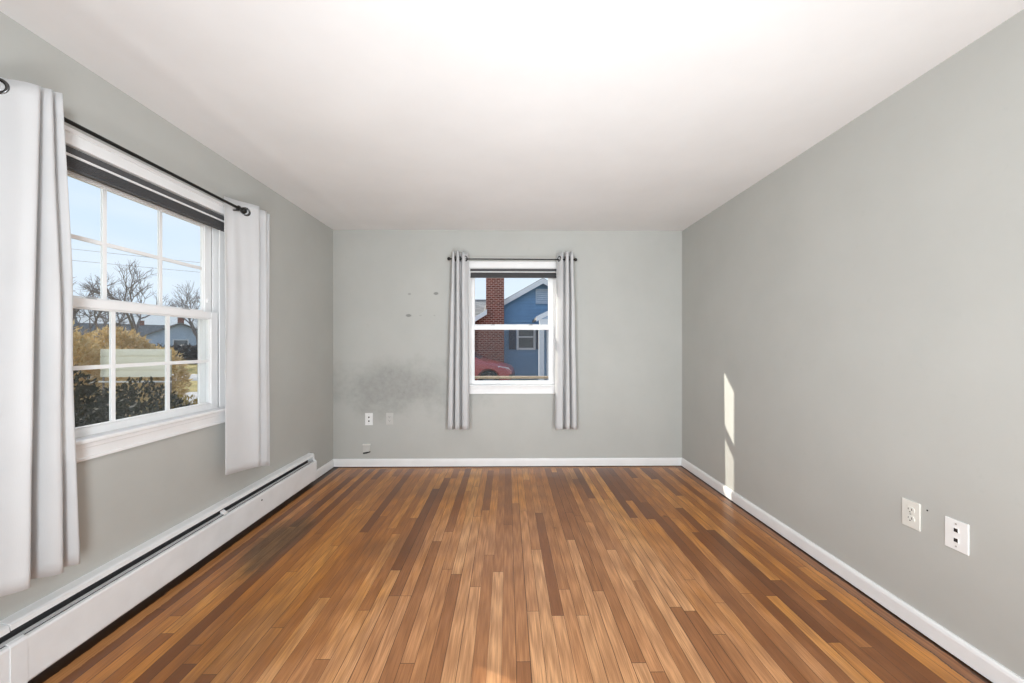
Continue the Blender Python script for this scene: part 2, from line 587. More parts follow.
def car_paint():
    m, nt, b = new_mat('red_car_paint')
    g = G(nt)
    nz = g.noise(g.coord(), 3, 2)
    g.put(b.inputs['Base Color'], g.ramp(nz, [(0.3, (0.42, 0.05, 0.05)), (0.7, (0.48, 0.07, 0.065))]))
    b.inputs['Roughness'].default_value = 0.3
    b.inputs['Coat Weight'].default_value = 0.8
    b.inputs['Coat Roughness'].default_value = 0.08
    return m


M_car = car_paint()
M_tyre = plain('tyre_rubber', (0.02, 0.02, 0.022), 0.8)
M_rim = plain('wheel_alloy', (0.22, 0.22, 0.23), 0.35, 0.8)
M_lamp_glass = plain('headlamp_lens', (0.75, 0.75, 0.75), 0.15)
M_carglass = plain('car_window_tint', (0.03, 0.045, 0.08), 0.05)
M_blackplastic = plain('black_plastic_trim', (0.03, 0.03, 0.03), 0.5)
M_sign = leaf_material('cream_translucent_board', [(0.3, (0.88, 0.88, 0.80)), (0.7, (0.92, 0.92, 0.86))], 0.6)


# ------------------------------------------------------------------ mesh helpers
def BM():
    return bmesh.new()


def box(bm, a, b):
    x0, y0, z0 = (min(a[i], b[i]) for i in range(3))
    x1, y1, z1 = (max(a[i], b[i]) for i in range(3))
    vs = [bm.verts.new(p) for p in ((x0, y0, z0), (x1, y0, z0), (x1, y1, z0), (x0, y1, z0), (x0, y0, z1), (x1, y0, z1), (x1, y1, z1), (x0, y1, z1))]
    for f in ((0, 3, 2, 1), (4, 5, 6, 7), (0, 1, 5, 4), (1, 2, 6, 5), (2, 3, 7, 6), (3, 0, 4, 7)):
        bm.faces.new([vs[i] for i in f])


def ring_frame(p, d, up=None):
    d = d.normalized()
    up = up or (Vector((0, 0, 1)) if abs(d.z) < 0.9 else Vector((1, 0, 0)))
    a = d.cross(up).normalized()
    b = d.cross(a).normalized()
    return a, b


def tube(bm, pts, radii, seg=12, caps=True):
    pts = [Vector(p) for p in pts]
    if isinstance(radii, (int, float)):
        radii = [radii] * len(pts)
    rings = []
    for i, p in enumerate(pts):
        d = (pts[min(i + 1, len(pts) - 1)] - pts[max(i - 1, 0)])
        a, b = ring_frame(p, d)
        rings.append([bm.verts.new(p + (a * math.cos(t) + b * math.sin(t)) * radii[i]) for t in [2 * math.pi * k / seg for k in range(seg)]])
    for r0, r1 in zip(rings, rings[1:]):
        for k in range(seg):
            bm.faces.new((r0[k], r0[(k + 1) % seg], r1[(k + 1) % seg], r1[k]))
    if caps:
        bm.faces.new(rings[0][::-1])
        bm.faces.new(rings[-1])


def prism(bm, poly, axis, a, b):
    """extrude a 2-D polygon along axis ('x','y','z') from a to b"""
    def P(q, t):
        if axis == 'x':
            return (t, q[0], q[1])
        if axis == 'y':
            return (q[0], t, q[1])
        return (q[0], q[1], t)
    v0 = [bm.verts.new(P(q, a)) for q in poly]
    v1 = [bm.verts.new(P(q, b)) for q in poly]
    n = len(poly)
    for i in range(n):
        bm.faces.new((v0[i], v0[(i + 1) % n], v1[(i + 1) % n], v1[i]))
    bm.faces.new(v0[::-1])
    bm.faces.new(v1)


def torus(bm, c, normal, R, r, su=28, sv=10):
    c = Vector(c)
    nrm = Vector(normal).normalized()
    a, b = ring_frame(c, nrm)
    rows = []
    for i in range(su):
        t = 2 * math.pi * i / su
        rad = a * math.cos(t) + b * math.sin(t)
        rows.append([bm.verts.new(c + rad * (R + r * math.cos(s)) + nrm * (r * math.sin(s))) for s in [2 * math.pi * k / sv for k in range(sv)]])
    for i in range(su):
        for k in range(sv):
            bm.faces.new((rows[i][k], rows[(i + 1) % su][k], rows[(i + 1) % su][(k + 1) % sv], rows[i][(k + 1) % sv]))


def sphere(bm, c, r, seg=16, rings=10, sc=(1, 1, 1)):
    mat = Matrix.Translation(c) @ Matrix.Diagonal((sc[0], sc[1], sc[2], 1))
    bmesh.ops.create_uvsphere(bm, u_segments=seg, v_segments=rings, radius=r, matrix=mat)


def obj(name, bm, mat, parent=None, bevel=0.0, smooth=False, segs=2):
    """link a bmesh (built in world coordinates) as one object, under its parent if it has one"""
    bmesh.ops.recalc_face_normals(bm, faces=bm.faces[:])
    base = Vector((0, 0, 0))
    q = parent
    while q is not None:
        base += q.location
        q = q.parent
    if base.length:
        bmesh.ops.translate(bm, verts=bm.verts[:], vec=-base)
    me = bpy.data.meshes.new(name)
    if smooth:
        for f in bm.faces:
            f.smooth = True
    bm.to_mesh(me)
    bm.free()
    me.materials.append(mat)
    o = bpy.data.objects.new(name, me)
    C.objects.link(o)
    if parent is not None:
        o.parent = parent
    if bevel:
        b = o.modifiers.new('bevel', 'BEVEL')
        b.width = bevel
        b.segments = segs
        b.limit_method = 'ANGLE'
        b.angle_limit = math.radians(40)
    return o


def recentre(o, loc):
    """move a single-mesh thing's origin to its base"""
    o.data.transform(Matrix.Translation(-Vector(loc)))
    o.location = loc
    return o


def thing(name, label, cat, loc=(0, 0, 0), group=None):
    o = bpy.data.objects.new(name, None)
    o.empty_display_size = 0.1
    C.objects.link(o)
    o.location = loc
    o['label'] = label
    o['category'] = cat
    if group:
        o['group'] = group
    return o


def tag(o, label, cat, group=None):
    o['label'] = label
    o['category'] = cat
    if group:
        o['group'] = group
    return o


def structure(o):
    o['kind'] = 'structure'
    return o


def copy_tree(o, parent=None):
    c = o.copy()
    C.objects.link(c)
    c.parent = parent
    for ch in [k for k in bpy.data.objects if k.parent == o]:
        copy_tree(ch, c)
    return c


# ------------------------------------------------------------------ room shell
W1 = dict(u0=1.36, u1=2.42, z0=0.845, z1=2.075)      # window in the left wall (u runs along y)
W2 = dict(u0=-0.395, u1=0.515, z0=0.825, z1=2.050)   # window in the back wall (u runs along x)

bm = BM()
box(bm, (XL - TH, YF - TH, -0.10), (XR + TH, YB + TH, 0))
structure(obj('floor', bm, M_floor))
bm = BM()
box(bm, (XL - TH, YF - TH, ZC), (XR + TH, YB + TH, ZC + 0.12))
structure(obj('ceiling', bm, M_ceil))
bm = BM()
box(bm, (XR, YF, 0), (XR + TH, YB, ZC))
structure(obj('wall_right', bm, M_wall))
bm = BM()
box(bm, (XL - TH, YF - TH, 0), (XR + TH, YF, ZC))
structure(obj('wall_front', bm, M_wall))


def wall_with_hole(bm, mp, ua, ub, w):
    def bx(u0, u1, z0, z1):
        box(bm, mp(u0, 0, z0), mp(u1, TH, z1))
    bx(ua, w['u0'], 0, ZC)
    bx(w['u1'], ub, 0, ZC)
    bx(w['u0'], w['u1'], 0, w['z0'])
    bx(w['u0'], w['u1'], w['z1'], ZC)


map1 = lambda u, v, z: (XL - v, u, z)
map2 = lambda u, v, z: (u, YB + v, z)
bm = BM()
wall_with_hole(bm, map1, YF, YB, W1)
structure(obj('wall_left', bm, M_wall))
bm = BM()
wall_with_hole(bm, map2, XL - TH, XR + TH, W2)
structure(obj('wall_back', bm, M_wall_back))

# baseboards: flat board with a rounded top edge
BH, BT = 0.083, 0.016


def base_profile(sign, x0):
    return [(x0, 0.006), (x0 + sign * BT, 0.006), (x0 + sign * BT, BH - 0.016), (x0 + sign * (BT - 0.003), BH - 0.006), (x0 + sign * (BT - 0.008), BH), (x0, BH)]


bm = BM()
prism(bm, base_profile(-1, YB), 'x', XL, XR)
structure(obj('baseboard_back', bm, M_trim))
bm = BM()
prism(bm, base_profile(-1, XR), 'y', YF, YB - BT)
structure(obj('baseboard_right', bm, M_trim))
bm = BM()
prism(bm, base_profile(1, XL), 'y', 3.405, YB - BT)
structure(obj('baseboard_left', bm, M_trim))


# ------------------------------------------------------------------ windows
def make_window(name, mp, w, glass_u, muntins, ee=(0.045, 0.05), gb0=0.898):
    u0, u1, z0, z1 = w['u0'], w['u1'], w['z0'], w['z1']
    g0, g1 = glass_u
    root = bpy.data.objects.new(name, None)
    C.objects.link(root)
    root.location = mp((u0 + u1) / 2, 0, z0)
    root['kind'] = 'structure'

    def b(bm, u0, u1, v0, v1, z0, z1):
        box(bm, mp(u0, v0, z0), mp(u1, v1, z1))
    # jamb liner
    bm = BM()
    t = 0.012
    b(bm, u0, u0 + t, 0.002, TH, z0, z1)
    b(bm, u1 - t, u1, 0.002, TH, z0, z1)
    b(bm, u0 + t, u1 - t, 0.002, TH, z1 - 0.018, z1)
    b(bm, u0 + t, u1 - t, 0.012, TH + 0.03, z0, z0 + 0.018)
    # tracks and stops
    for s0, s1 in ((u0 + t, g0 - 0.052), (g1 + 0.052, u1 - t)):
        b(bm, s0, s1, 0.062, 0.068, z0 + 0.018, z1 - 0.018)
        b(bm, s0, s1, 0.100, 0.106, z0 + 0.018, z1 - 0.018)
        b(bm, s0, s1, 0.020, 0.026, z0 + 0.018, z1 - 0.018)
    obj('jamb', bm, M_vinyl, root, 0.0015)
    # exterior trim narrows the opening
    bm = BM()
    b(bm, u0 - 0.05, u0, TH - 0.001, TH + 0.02, z0 - 0.05, z1 + 0.05)
    b(bm, u0 + 0.011, u0 + 0.012 + ee[0] * 0.5, TH - 0.02, TH, z0, z1)
    b(bm, u1, u1 + 0.05, TH - 0.001, TH + 0.02, z0 - 0.05, z1 + 0.05)
    b(bm, u1 - 0.012 - ee[1] * 0.5, u1 - 0.011, TH - 0.02, TH, z0, z1)  # far-side stop, added to trim the sun patch on the floor
    b(bm, u0, u1, TH - 0.001, TH + 0.02, z1, z1 + 0.05)
    obj('exterior_casing', bm, M_vinyl, root, 0.002)
    # interior casing: stepped boards
    cw = 0.062
    bm = BM()
    for (a0, a1, c0, c1) in ((u0 - cw, u0, z0, z1 + cw), (u1, u1 + cw, z0, z1 + cw), (u0, u1, z1, z1 + cw)):
        b(bm, a0, a1, -0.016, 0.0, c0, c1)
    b(bm, u0 - cw - 0.004, u0 - cw + 0.014, -0.024, 0.0, z0, z1 + cw)
    b(bm, u1 + cw - 0.014, u1 + cw + 0.004, -0.024, 0.0, z0, z1 + cw)
    b(bm, u0 - cw - 0.004, u1 + cw + 0.004, -0.024, 0.0, z1 + cw - 0.014, z1 + cw + 0.004)
    obj('casing', bm, M_trim, root, 0.003)
    # stool with a rounded nose, apron below
    bm = BM()
    b(bm, u0 - 0.09, u1 + 0.09, -0.045, 0.012, z0, z0 + 0.020)
    obj('window_sill', bm, M_trim, root, 0.007, segs=3)
    bm = BM()
    b(bm, u0 - 0.07, u1 + 0.07, -0.014, 0.0, z0 - 0.075, z0)
    b(bm, u0 - 0.07, u1 + 0.07, -0.024, 0.0, z0 - 0.022, z0)
    b(bm, u0 - 0.07, u1 + 0.07, -0.019, 0.0, z0 - 0.075, z0 - 0.060)
    obj('apron', bm, M_trim, root, 0.003)
    # sashes
    for (sname, v0, v1, za, zb, ga, gb) in (('lower_sash', 0.030, 0.060, z0 + 0.018, 1.460, gb0, 1.420), ('upper_sash', 0.070, 0.100, 1.425, z1 - 0.018, 1.465, 1.990)):
        bm = BM()
        b(bm, g0 - 0.052, g0, v0, v1, za, zb)
        b(bm, g1, g1 + 0.052, v0, v1, za, zb)
        b(bm, g0, g1, v0, v1, za, ga)
        b(bm, g0, g1, v0, v1, gb, zb)
        # glazing bead
        q = 0.007
        b(bm, g0, g0 + q, v0 + 0.006, v1 - 0.006, ga, gb)
        b(bm, g1 - q, g1, v0 + 0.006, v1 - 0.006, ga, gb)
        b(bm, g0 + q, g1 - q, v0 + 0.006, v1 - 0.006, ga, ga + q)
        b(bm, g0 + q, g1 - q, v0 + 0.006, v1 - 0.006, gb - q, gb)
        sash = obj(sname, bm, M_vinyl, root, 0.0025)
        bm = BM()
        vm = (v0 + v1) / 2
        b(bm, g0 + 0.001, g1 - 0.001, vm - 0.001, vm + 0.001, ga + 0.001, gb - 0.001)
        obj('glass_pane', bm, M_glass, sash)
        if muntins:
            bm = BM()
            mw = 0.009
            for k in (1, 2):
                um = g0 + (g1 - g0) * k / 3
                b(bm, um - mw, um + mw, vm - 0.006, vm - 0.0015, ga + q, gb - q)
                b(bm, um - mw, um + mw, vm + 0.0015, vm + 0.006, ga + q, gb - q)
            zm = (ga + gb) / 2
            for va, vb in ((vm - 0.0055, vm - 0.0015), (vm + 0.0015, vm + 0.0055)):
                b(bm, g0 + q, g1 - q, va, vb, zm - mw, zm + mw)
            obj('grille', bm, M_vinyl, sash, 0.001)
        if sname == 'lower_sash':
            for fr in ((0.22, 0.80) if muntins else (0.25, 0.75)):
                bm = BM()
                uc = g0 + (g1 - g0) * fr
                b(bm, uc - 0.022, uc + 0.022, v0 + 0.004, v1 - 0.004, zb, zb + 0.005)
                b(bm, uc - 0.012, uc + 0.020, v0 + 0.008, v1 - 0.010, zb + 0.005, zb + 0.011)
                lk = obj('sash_lock', bm, M_heater_grey, sash, 0.002)
                lk['label'] = 'grey sash lock on the meeting rail'
    # insect screen in front of the lower half, outside
    bm = BM()
    s0, s1, za, zb = g0 - 0.052, g1 + 0.052, z0 + 0.018, 1.475
    fw = 0.035
    for (a0, a1, c0, c1) in ((s0, s0 + fw, za, zb), (s1 - fw, s1, za, zb), (s0 + fw, s1 - fw, za, za + 0.022), (s0 + fw, s1 - fw, zb - 0.022, zb)):
        b(bm, a0, a1, 0.118, 0.130, c0, c1)
    sf = obj('screen_frame', bm, M_vinyl, root, 0.002)
    bm = BM()
    b(bm, s0 + fw - 0.002, s1 - fw + 0.002, 0.1235, 0.1245, za + 0.020, zb - 0.020)
    obj('screen_mesh', bm, M_screen, sf)
    # small vent stop on the upper sash stile
    bm = BM()
    b(bm, g1 + 0.012, g1 + 0.030, 0.062, 0.070, 1.52, 1.545)
    obj('vent_stop', bm, M_vinyl, root, 0.002)
    return root


make_window('window_1', map1, W1, (1.467, 2.303), True)
make_window('window_2', map2, W2, (-0.352, 0.436), False, (0.018, 0.018), 0.878)


# ------------------------------------------------------------------ roller shades
def make_shade(label, mp, w, loc, dz=0.0):
    u0, u1 = w['u0'] + 0.008, w['u1'] - 0.004
    root = thing('roller_shade', label, 'window shade', loc)

    def b(bm, u0, u1, v0, v1, z0, z1):
        box(bm, mp(u0, v0, z0 + dz), mp(u1, v1, z1 + dz))
    bm = BM()
    b(bm, u0, u1, 0.000, 0.028, 2.044, 2.073)
    obj('headrail', bm, M_shade, root, 0.002)
    bm = BM()
    b(bm, u0 + 0.002, u1 - 0.002, -0.001, 0.020, 2.034, 2.044)
    o = obj('white_rail', bm, M_shade_rail, root, 0.001)
    o['label'] = 'thin white rail between the dark bands'
    bm = BM()
    # gathered cellular fabric: stacked thin pleats
    n = 6
    zt, zb = 2.034 + dz, 1.990 + dz
    prof = []
    for k in range(n + 1):
        z = zt - (zt - zb) * k / n
        prof.append((0.004, z))
        if k < n:
            prof.append((0.000, z - (zt - zb) / n / 2))
    back = [(0.024, zb), (0.024, zt)]
    poly = prof + back
    vs0 = [bm.verts.new(mp(u0 + 0.002, v, z)) for v, z in poly]
    vs1 = [bm.verts.new(mp(u1 - 0.002, v, z)) for v, z in poly]
    L = len(poly)
    for i in range(L):
        bm.faces.new((vs0[i], vs0[(i + 1) % L], vs1[(i + 1) % L], vs1[i]))
    bm.faces.new(vs0[::-1])
    bm.faces.new(vs1)
    obj('pleated_fabric', bm, M_shade, root)
    bm = BM()
    b(bm, u0, u1, -0.001, 0.022, 1.980, 1.990)
    obj('bottom_rail', bm, M_shade, root, 0.002)
    return root


make_shade('charcoal shade raised to the top of the large grilled window', map1, W1, map1(1.89, 0, 2.03))
make_shade('charcoal shade raised to the top of the small window facing us', map2, W2, map2(0.06, 0, 2.01), -0.028)


# ------------------------------------------------------------------ curtains
def catmull(pts, n):
    out = []
    P = [Vector(p) for p in pts]
    P = [P[0] * 2 - P[1]] + P + [P[-1] * 2 - P[-2]]
    for i in range(1, len(P) - 2):
        for k in range(n):
            t = k / n
            a, b, c, d = P[i - 1], P[i], P[i + 1], P[i + 2]
            out.append(0.5 * ((2 * b) + (-a + c) * t + (2 * a - 5 * b + 4 * c - d) * t * t + (-a + 3 * b - 3 * c + d) * t ** 3))
    out.append(P[-2])
    return out


def make_curtain(label, top, bottom, zt, zb, grommets, base, rod_dir, zb2=None, zt2=None):
    """top / bottom: plan control points (x, y) of the cloth at its upper and lower edge"""
    root = thing('curtain', label, 'curtain', base)
    A = catmull([Vector((p[0], p[1])) for p in top], 7)
    B = catmull([Vector((p[0], p[1])) for p in bottom], 7)
    rows = 36
    bm = BM()
    grid = []
    zb2 = zb if zb2 is None else zb2
    zt2 = zt if zt2 is None else zt2
    for r in range(rows + 1):
        t = r / rows
        s = t ** 0.85
        line = []
        for k, (a, b) in enumerate(zip(A, B)):
            q = a.lerp(b, s)
            w = noise.noise(Vector((k * 0.13, t * 3.0, zt + a.x))) * 0.010 * math.sin(math.pi * min(1, t * 1.2 + 0.05))
            w2 = noise.noise(Vector((k * 0.13 + 40, t * 2.2, a.y))) * 0.008 * t
            f = k / (len(A) - 1)
            ztk = zt + (zt2 - zt) * f
            zz = ztk + (zb + (zb2 - zb) * f - ztk) * t
            line.append(bm.verts.new((q.x + w, q.y + w2, zz)))
        grid.append(line)
    for r in range(rows):
        for k in range(len(A) - 1):
            bm.faces.new((grid[r][k], grid[r][k + 1], grid[r + 1][k + 1], grid[r + 1][k]))
    cl = obj('cloth', bm, M_cloth, root, smooth=True)
    so = cl.modifiers.new('thickness', 'SOLIDIFY')
    so.thickness = 0.0025
    so.offset = 0
    for (gx, gy, nx, ny) in grommets:
        bm = BM()
        torus(bm, (gx, gy, 2.125), (nx, ny, 0), 0.023, 0.0065)
        o = obj('grommet', bm, M_ring, root, smooth=True)
        o['label'] = 'dark metal eyelet'
    return root


ZT = 2.185
# near curtain of the left window
nearT = [(-1.74, 0.93), (-1.66, 0.96), (-1.66, 1.00), (-1.76, 1.04), (-1.77, 1.08), (-1.67, 1.10), (-1.655, 1.14), (-1.755, 1.175), (-1.765, 1.205), (-1.74, 1.235), (-1.70, 1.262),
         (-1.655, 1.285), (-1.635, 1.310), (-1.66, 1.322), (-1.745, 1.313), (-1.755, 1.325), (-1.67, 1.340), (-1.648, 1.353), (-1.665, 1.365),
         (-1.745, 1.358), (-1.752, 1.370), (-1.685, 1.388), (-1.666, 1.400), (-1.68, 1.408), (-1.74, 1.415)]
nearB = [(-1.74, 0.88), (-1.65, 0.91), (-1.65, 0.96), (-1.76, 1.00), (-1.77, 1.04), (-1.65, 1.06), (-1.64, 1.11), (-1.755, 1.14), (-1.765, 1.17), (-1.74, 1.195), (-1.69, 1.215),
         (-1.645, 1.24), (-1.625, 1.275), (-1.66, 1.295), (-1.745, 1.295), (-1.755, 1.32), (-1.67, 1.35), (-1.635, 1.378), (-1.66, 1.395),
         (-1.745, 1.395), (-1.755, 1.415), (-1.685, 1.430), (-1.660, 1.450), (-1.68, 1.465), (-1.74, 1.475)]
make_curtain('pale grey curtain nearest us, left end of the large grilled window', nearT, nearB, 2.12, 0.46,
             [(-1.706, 1.258, 0.5, -0.87), (-1.712, 1.325, 0.0, 1.0), (-1.71, 1.372, 0.0, 1.0)], (-1.71, 1.2, 0.415), (0, 1, 0), zt2=2.205, zb2=0.405)
# far curtain of the left window
farT = [(-1.765, 2.325), (-1.762, 2.340), (-1.750, 2.370), (-1.731, 2.405), (-1.702, 2.440), (-1.668, 2.485), (-1.675, 2.505), (-1.755, 2.505), (-1.765, 2.520), (-1.70, 2.560), (-1.675, 2.585),
        (-1.69, 2.60), (-1.76, 2.60), (-1.765, 2.62), (-1.70, 2.635), (-1.69, 2.65)]
farB = [(-1.712, 2.262), (-1.708, 2.275), (-1.70, 2.320), (-1.690, 2.375), (-1.672, 2.435), (-1.655, 2.480), (-1.67, 2.505), (-1.755, 2.500), (-1.765, 2.515), (-1.69, 2.555), (-1.665, 2.585),
        (-1.69, 2.60), (-1.76, 2.60), (-1.765, 2.62), (-1.70, 2.625), (-1.685, 2.64)]
make_curtain('white curtain hanging at the far end of the large grilled window', farT, farB, ZT, 0.47,
             [(-1.708, 2.432, 0.75, -0.65)], (-1.71, 2.45, 0.45), (0, 1, 0), zb2=0.40)
# left curtain of the back window
blT = [(-0.560, 3.765), (-0.556, 3.715), (-0.545, 3.690), (-0.532, 3.695), (-0.527, 3.745), (-0.523, 3.770), (-0.515, 3.765), (-0.510, 3.71), (-0.500, 3.688), (-0.487, 3.695), (-0.482, 3.750),
       (-0.476, 3.772), (-0.465, 3.760), (-0.452, 3.705), (-0.435, 3.715), (-0.415, 3.745), (-0.398, 3.765)]
blB = [(-0.600, 3.765), (-0.598, 3.705), (-0.582, 3.682), (-0.552, 3.688), (-0.545, 3.745), (-0.540, 3.772), (-0.532, 3.765), (-0.527, 3.70), (-0.510, 3.680), (-0.484, 3.688), (-0.476, 3.745),
       (-0.470, 3.772), (-0.462, 3.760), (-0.452, 3.700), (-0.425, 3.682), (-0.395, 3.695), (-0.385, 3.73)]
make_curtain('white narrow curtain left of the small back window', blT, blB, ZT + 0.005, 0.412, [(-0.525, 3.730, 1, 0), (-0.479, 3.730, 1, 0), (-0.425, 3.730, 0.7, -0.7)], (-0.49, 3.73, 0.41), (1, 0, 0))
brT = [(0.500, 3.765), (0.515, 3.745), (0.535, 3.712), (0.550, 3.700), (0.560, 3.755), (0.568, 3.772), (0.577, 3.765), (0.584, 3.70), (0.597, 3.685), (0.610, 3.695), (0.615, 3.745),
       (0.619, 3.772), (0.627, 3.760), (0.632, 3.700), (0.643, 3.685), (0.655, 3.695), (0.660, 3.765)]
brB = [(0.478, 3.735), (0.486, 3.700), (0.510, 3.682), (0.548, 3.686), (0.562, 3.745), (0.569, 3.772), (0.577, 3.765), (0.584, 3.70), (0.600, 3.682), (0.620, 3.690), (0.627, 3.745),
       (0.634, 3.772), (0.642, 3.760), (0.648, 3.700), (0.662, 3.682), (0.692, 3.692), (0.700, 3.765)]
make_curtain('white narrow curtain right of the small back window', brT, brB, ZT + 0.002, 0.41, [(0.522, 3.730, 0.85, 0.5), (0.581, 3.730, 1, 0), (0.617, 3.730, 1, 0)], (0.59, 3.73, 0.41), (1, 0, 0))


# ------------------------------------------------------------------ curtain rods
def make_rod(label, a, b, r, brackets, wall_vec, ball):
    root = thing('curtain_rod', label, 'curtain rod', ((Vector(a) + Vector(b)) / 2))
    bm = BM()
    tube(bm, [a, b], r, 16)
    obj('rod', bm, M_rod, root, smooth=False)
    d = (Vector(b) - Vector(a)).normalized()
    for p, s in ((Vector(a), -1), (Vector(b), 1)):
        bm = BM()
        tube(bm, [p - d * s * 0.002, p + d * s * 0.010], r * 1.35, 16)
        sphere(bm, p + d * s * (0.008 + ball * 0.9), ball)
        obj('finial', bm, M_rod, root, smooth=True)
    for p in brackets:
        p = Vector(p)
        w = Vector(wall_vec)
        bm = BM()
        tube(bm, [p + Vector((0, 0, -r * 1.6)), p + w * 0.5 + Vector((0, 0, -r * 1.6)), p + w + Vector((0, 0, -0.012))], 0.0045, 10)
        torus(bm, p, d, r * 1.5, 0.0035, 20, 8)
        tube(bm, [p + w * 0.93 + Vector((0, 0, -0.012)), p + w * 0.995 + Vector((0, 0, -0.012))], 0.016, 16)
        obj('bracket', bm, M_rod, root, smooth=True)


make_rod('long black curtain rod across the large grilled window', (-1.71, 0.90, 2.13), (-1.71, 2.390, 2.127), 0.0085,
         [(-1.71, 2.372, 2.127), (-1.71, 1.03, 2.13)], (-0.086, 0, 0), 0.020)
make_rod('short black curtain rod with ball ends above the small back window', (-0.568, 3.73, 2.122), (0.665, 3.73, 2.118), 0.0065,
         [(-0.442, 3.73, 2.122), (0.556, 3.73, 2.118)], (0, 0.10, 0), 0.017)


# ------------------------------------------------------------------ hydronic baseboard heater
heater = thing('baseboard_heater', 'long white metal baseboard heater along the left wall', 'heater', (XL + 0.03, 1.4, 0.0))
HY0, HY1 = -1.2, 3.355
bm = BM()
# wall plate with its hood that folds out and down
prism(bm, [(XL, 0.02), (XL + 0.004, 0.02), (XL + 0.004, 0.272), (XL + 0.044, 0.266), (XL + 0.048, 0.252), (XL + 0.051, 0.253), (XL + 0.048, 0.272), (XL + 0.040, 0.277), (XL, 0.282)], 'y', 1.322, HY1)
obj('back_panel', bm, M_heater, heater)
bm = BM()
prism(bm, [(XL, 0.02), (XL + 0.004, 0.02), (XL + 0.004, 0.269), (XL + 0.042, 0.263), (XL + 0.046, 0.249), (XL + 0.049, 0.250), (XL + 0.046, 0.270), (XL + 0.038, 0.275), (XL, 0.280)], 'y', HY0, 1.320)
obj('back_panel', bm, M_heater, heater)
bm = BM()
prism(bm, [(-1.729, 0.050), (-1.726, 0.050), (-1.726, 0.203), (-1.730, 0.211), (-1.742, 0.213), (-1.742, 0.210), (-1.732, 0.207), (-1.729, 0.200)], 'y', 1.345, HY1)
prism(bm, [(-1.729, 0.050), (-1.726, 0.050), (-1.735, 0.040), (-1.738, 0.042)], 'y', 1.345, HY1)
obj('front_cover', bm, M_heater, heater)
bm = BM()
prism(bm, [(-1.729, 0.050), (-1.726, 0.050), (-1.726, 0.203), (-1.730, 0.211), (-1.742, 0.213), (-1.742, 0.210), (-1.732, 0.207), (-1.729, 0.200)], 'y', HY0, 1.305)
obj('front_cover', bm, M_heater, heater)
bm = BM()
prism(bm, [(-1.7255, 0.046), (-1.7225, 0.046), (-1.7225, 0.207), (-1.728, 0.216), (-1.748, 0.222), (-1.748, 0.218), (-1.730, 0.212), (-1.7255, 0.203)], 'y', 1.303, 1.350)
o = obj('joint_cover', bm, M_heater, heater, 0.001)
bm = BM()
prism(bm, [(-1.748, 0.223), (-1.741, 0.217), (-1.740, 0.222), (-1.747, 0.228)], 'y', HY0, HY1 - 0.02)
obj('damper', bm, M_heater_grey, heater)
bm = BM()
prism(bm, [(-1.752, 0.232), (-1.728, 0.221), (-1.728, 0.228), (-1.752, 0.243)], 'y', 2.275, 2.305)
obj('damper_tab', bm, M_heater, heater)
bm = BM()
y = 0.9
tube(bm, [(-1.762, HY0, 0.13), (-1.762, HY1 - 0.02, 0.13)], 0.011, 12)
while y < HY1 - 0.05:
    box(bm, (-1.787, y, 0.09), (-1.742, y + 0.0012, 0.205))
    y += 0.012
obj('fin_element', bm, M_heater_dark, heater)
bm = BM()
prism(bm, [(-1.790, 0.06), (-1.788, 0.06), (-1.788, 0.240), (-1.757, 0.249), (-1.757, 0.252), (-1.790, 0.255)], 'y', HY0, HY1 - 0.02)
obj('air_slot_shade', bm, M_heater_dark, heater)  # dark sheet added for the shade inside the slot, over the white plate
bm = BM()
prism(bm, [(XL, 0.02), (-1.732, 0.045), (-1.7245, 0.05), (-1.7245, 0.205), (-1.730, 0.214), (-1.742, 0.222), (XL + 0.050, 0.262), (XL + 0.040, 0.279), (XL, 0.284)], 'y', HY1 - 0.012, HY1 + 0.012)
obj('end_cap', bm, M_heater, heater, 0.003)
bm = BM()
tube(bm, [(-1.7275, 2.62, 0.168), (-1.7245, 2.62, 0.168)], 0.006, 12)
obj('screw', bm, M_black, heater)


# ------------------------------------------------------------------ wall plates
def plate_axes(face, c):
    """returns a mapper (s along wall, h up, d out of wall) -> world"""
    if face == 'right':
        return lambda s, h, d: (XR - d, c[0] + s, c[1] + h)
    return lambda s, h, d: (c[0] + s, YB - d, c[1] + h)


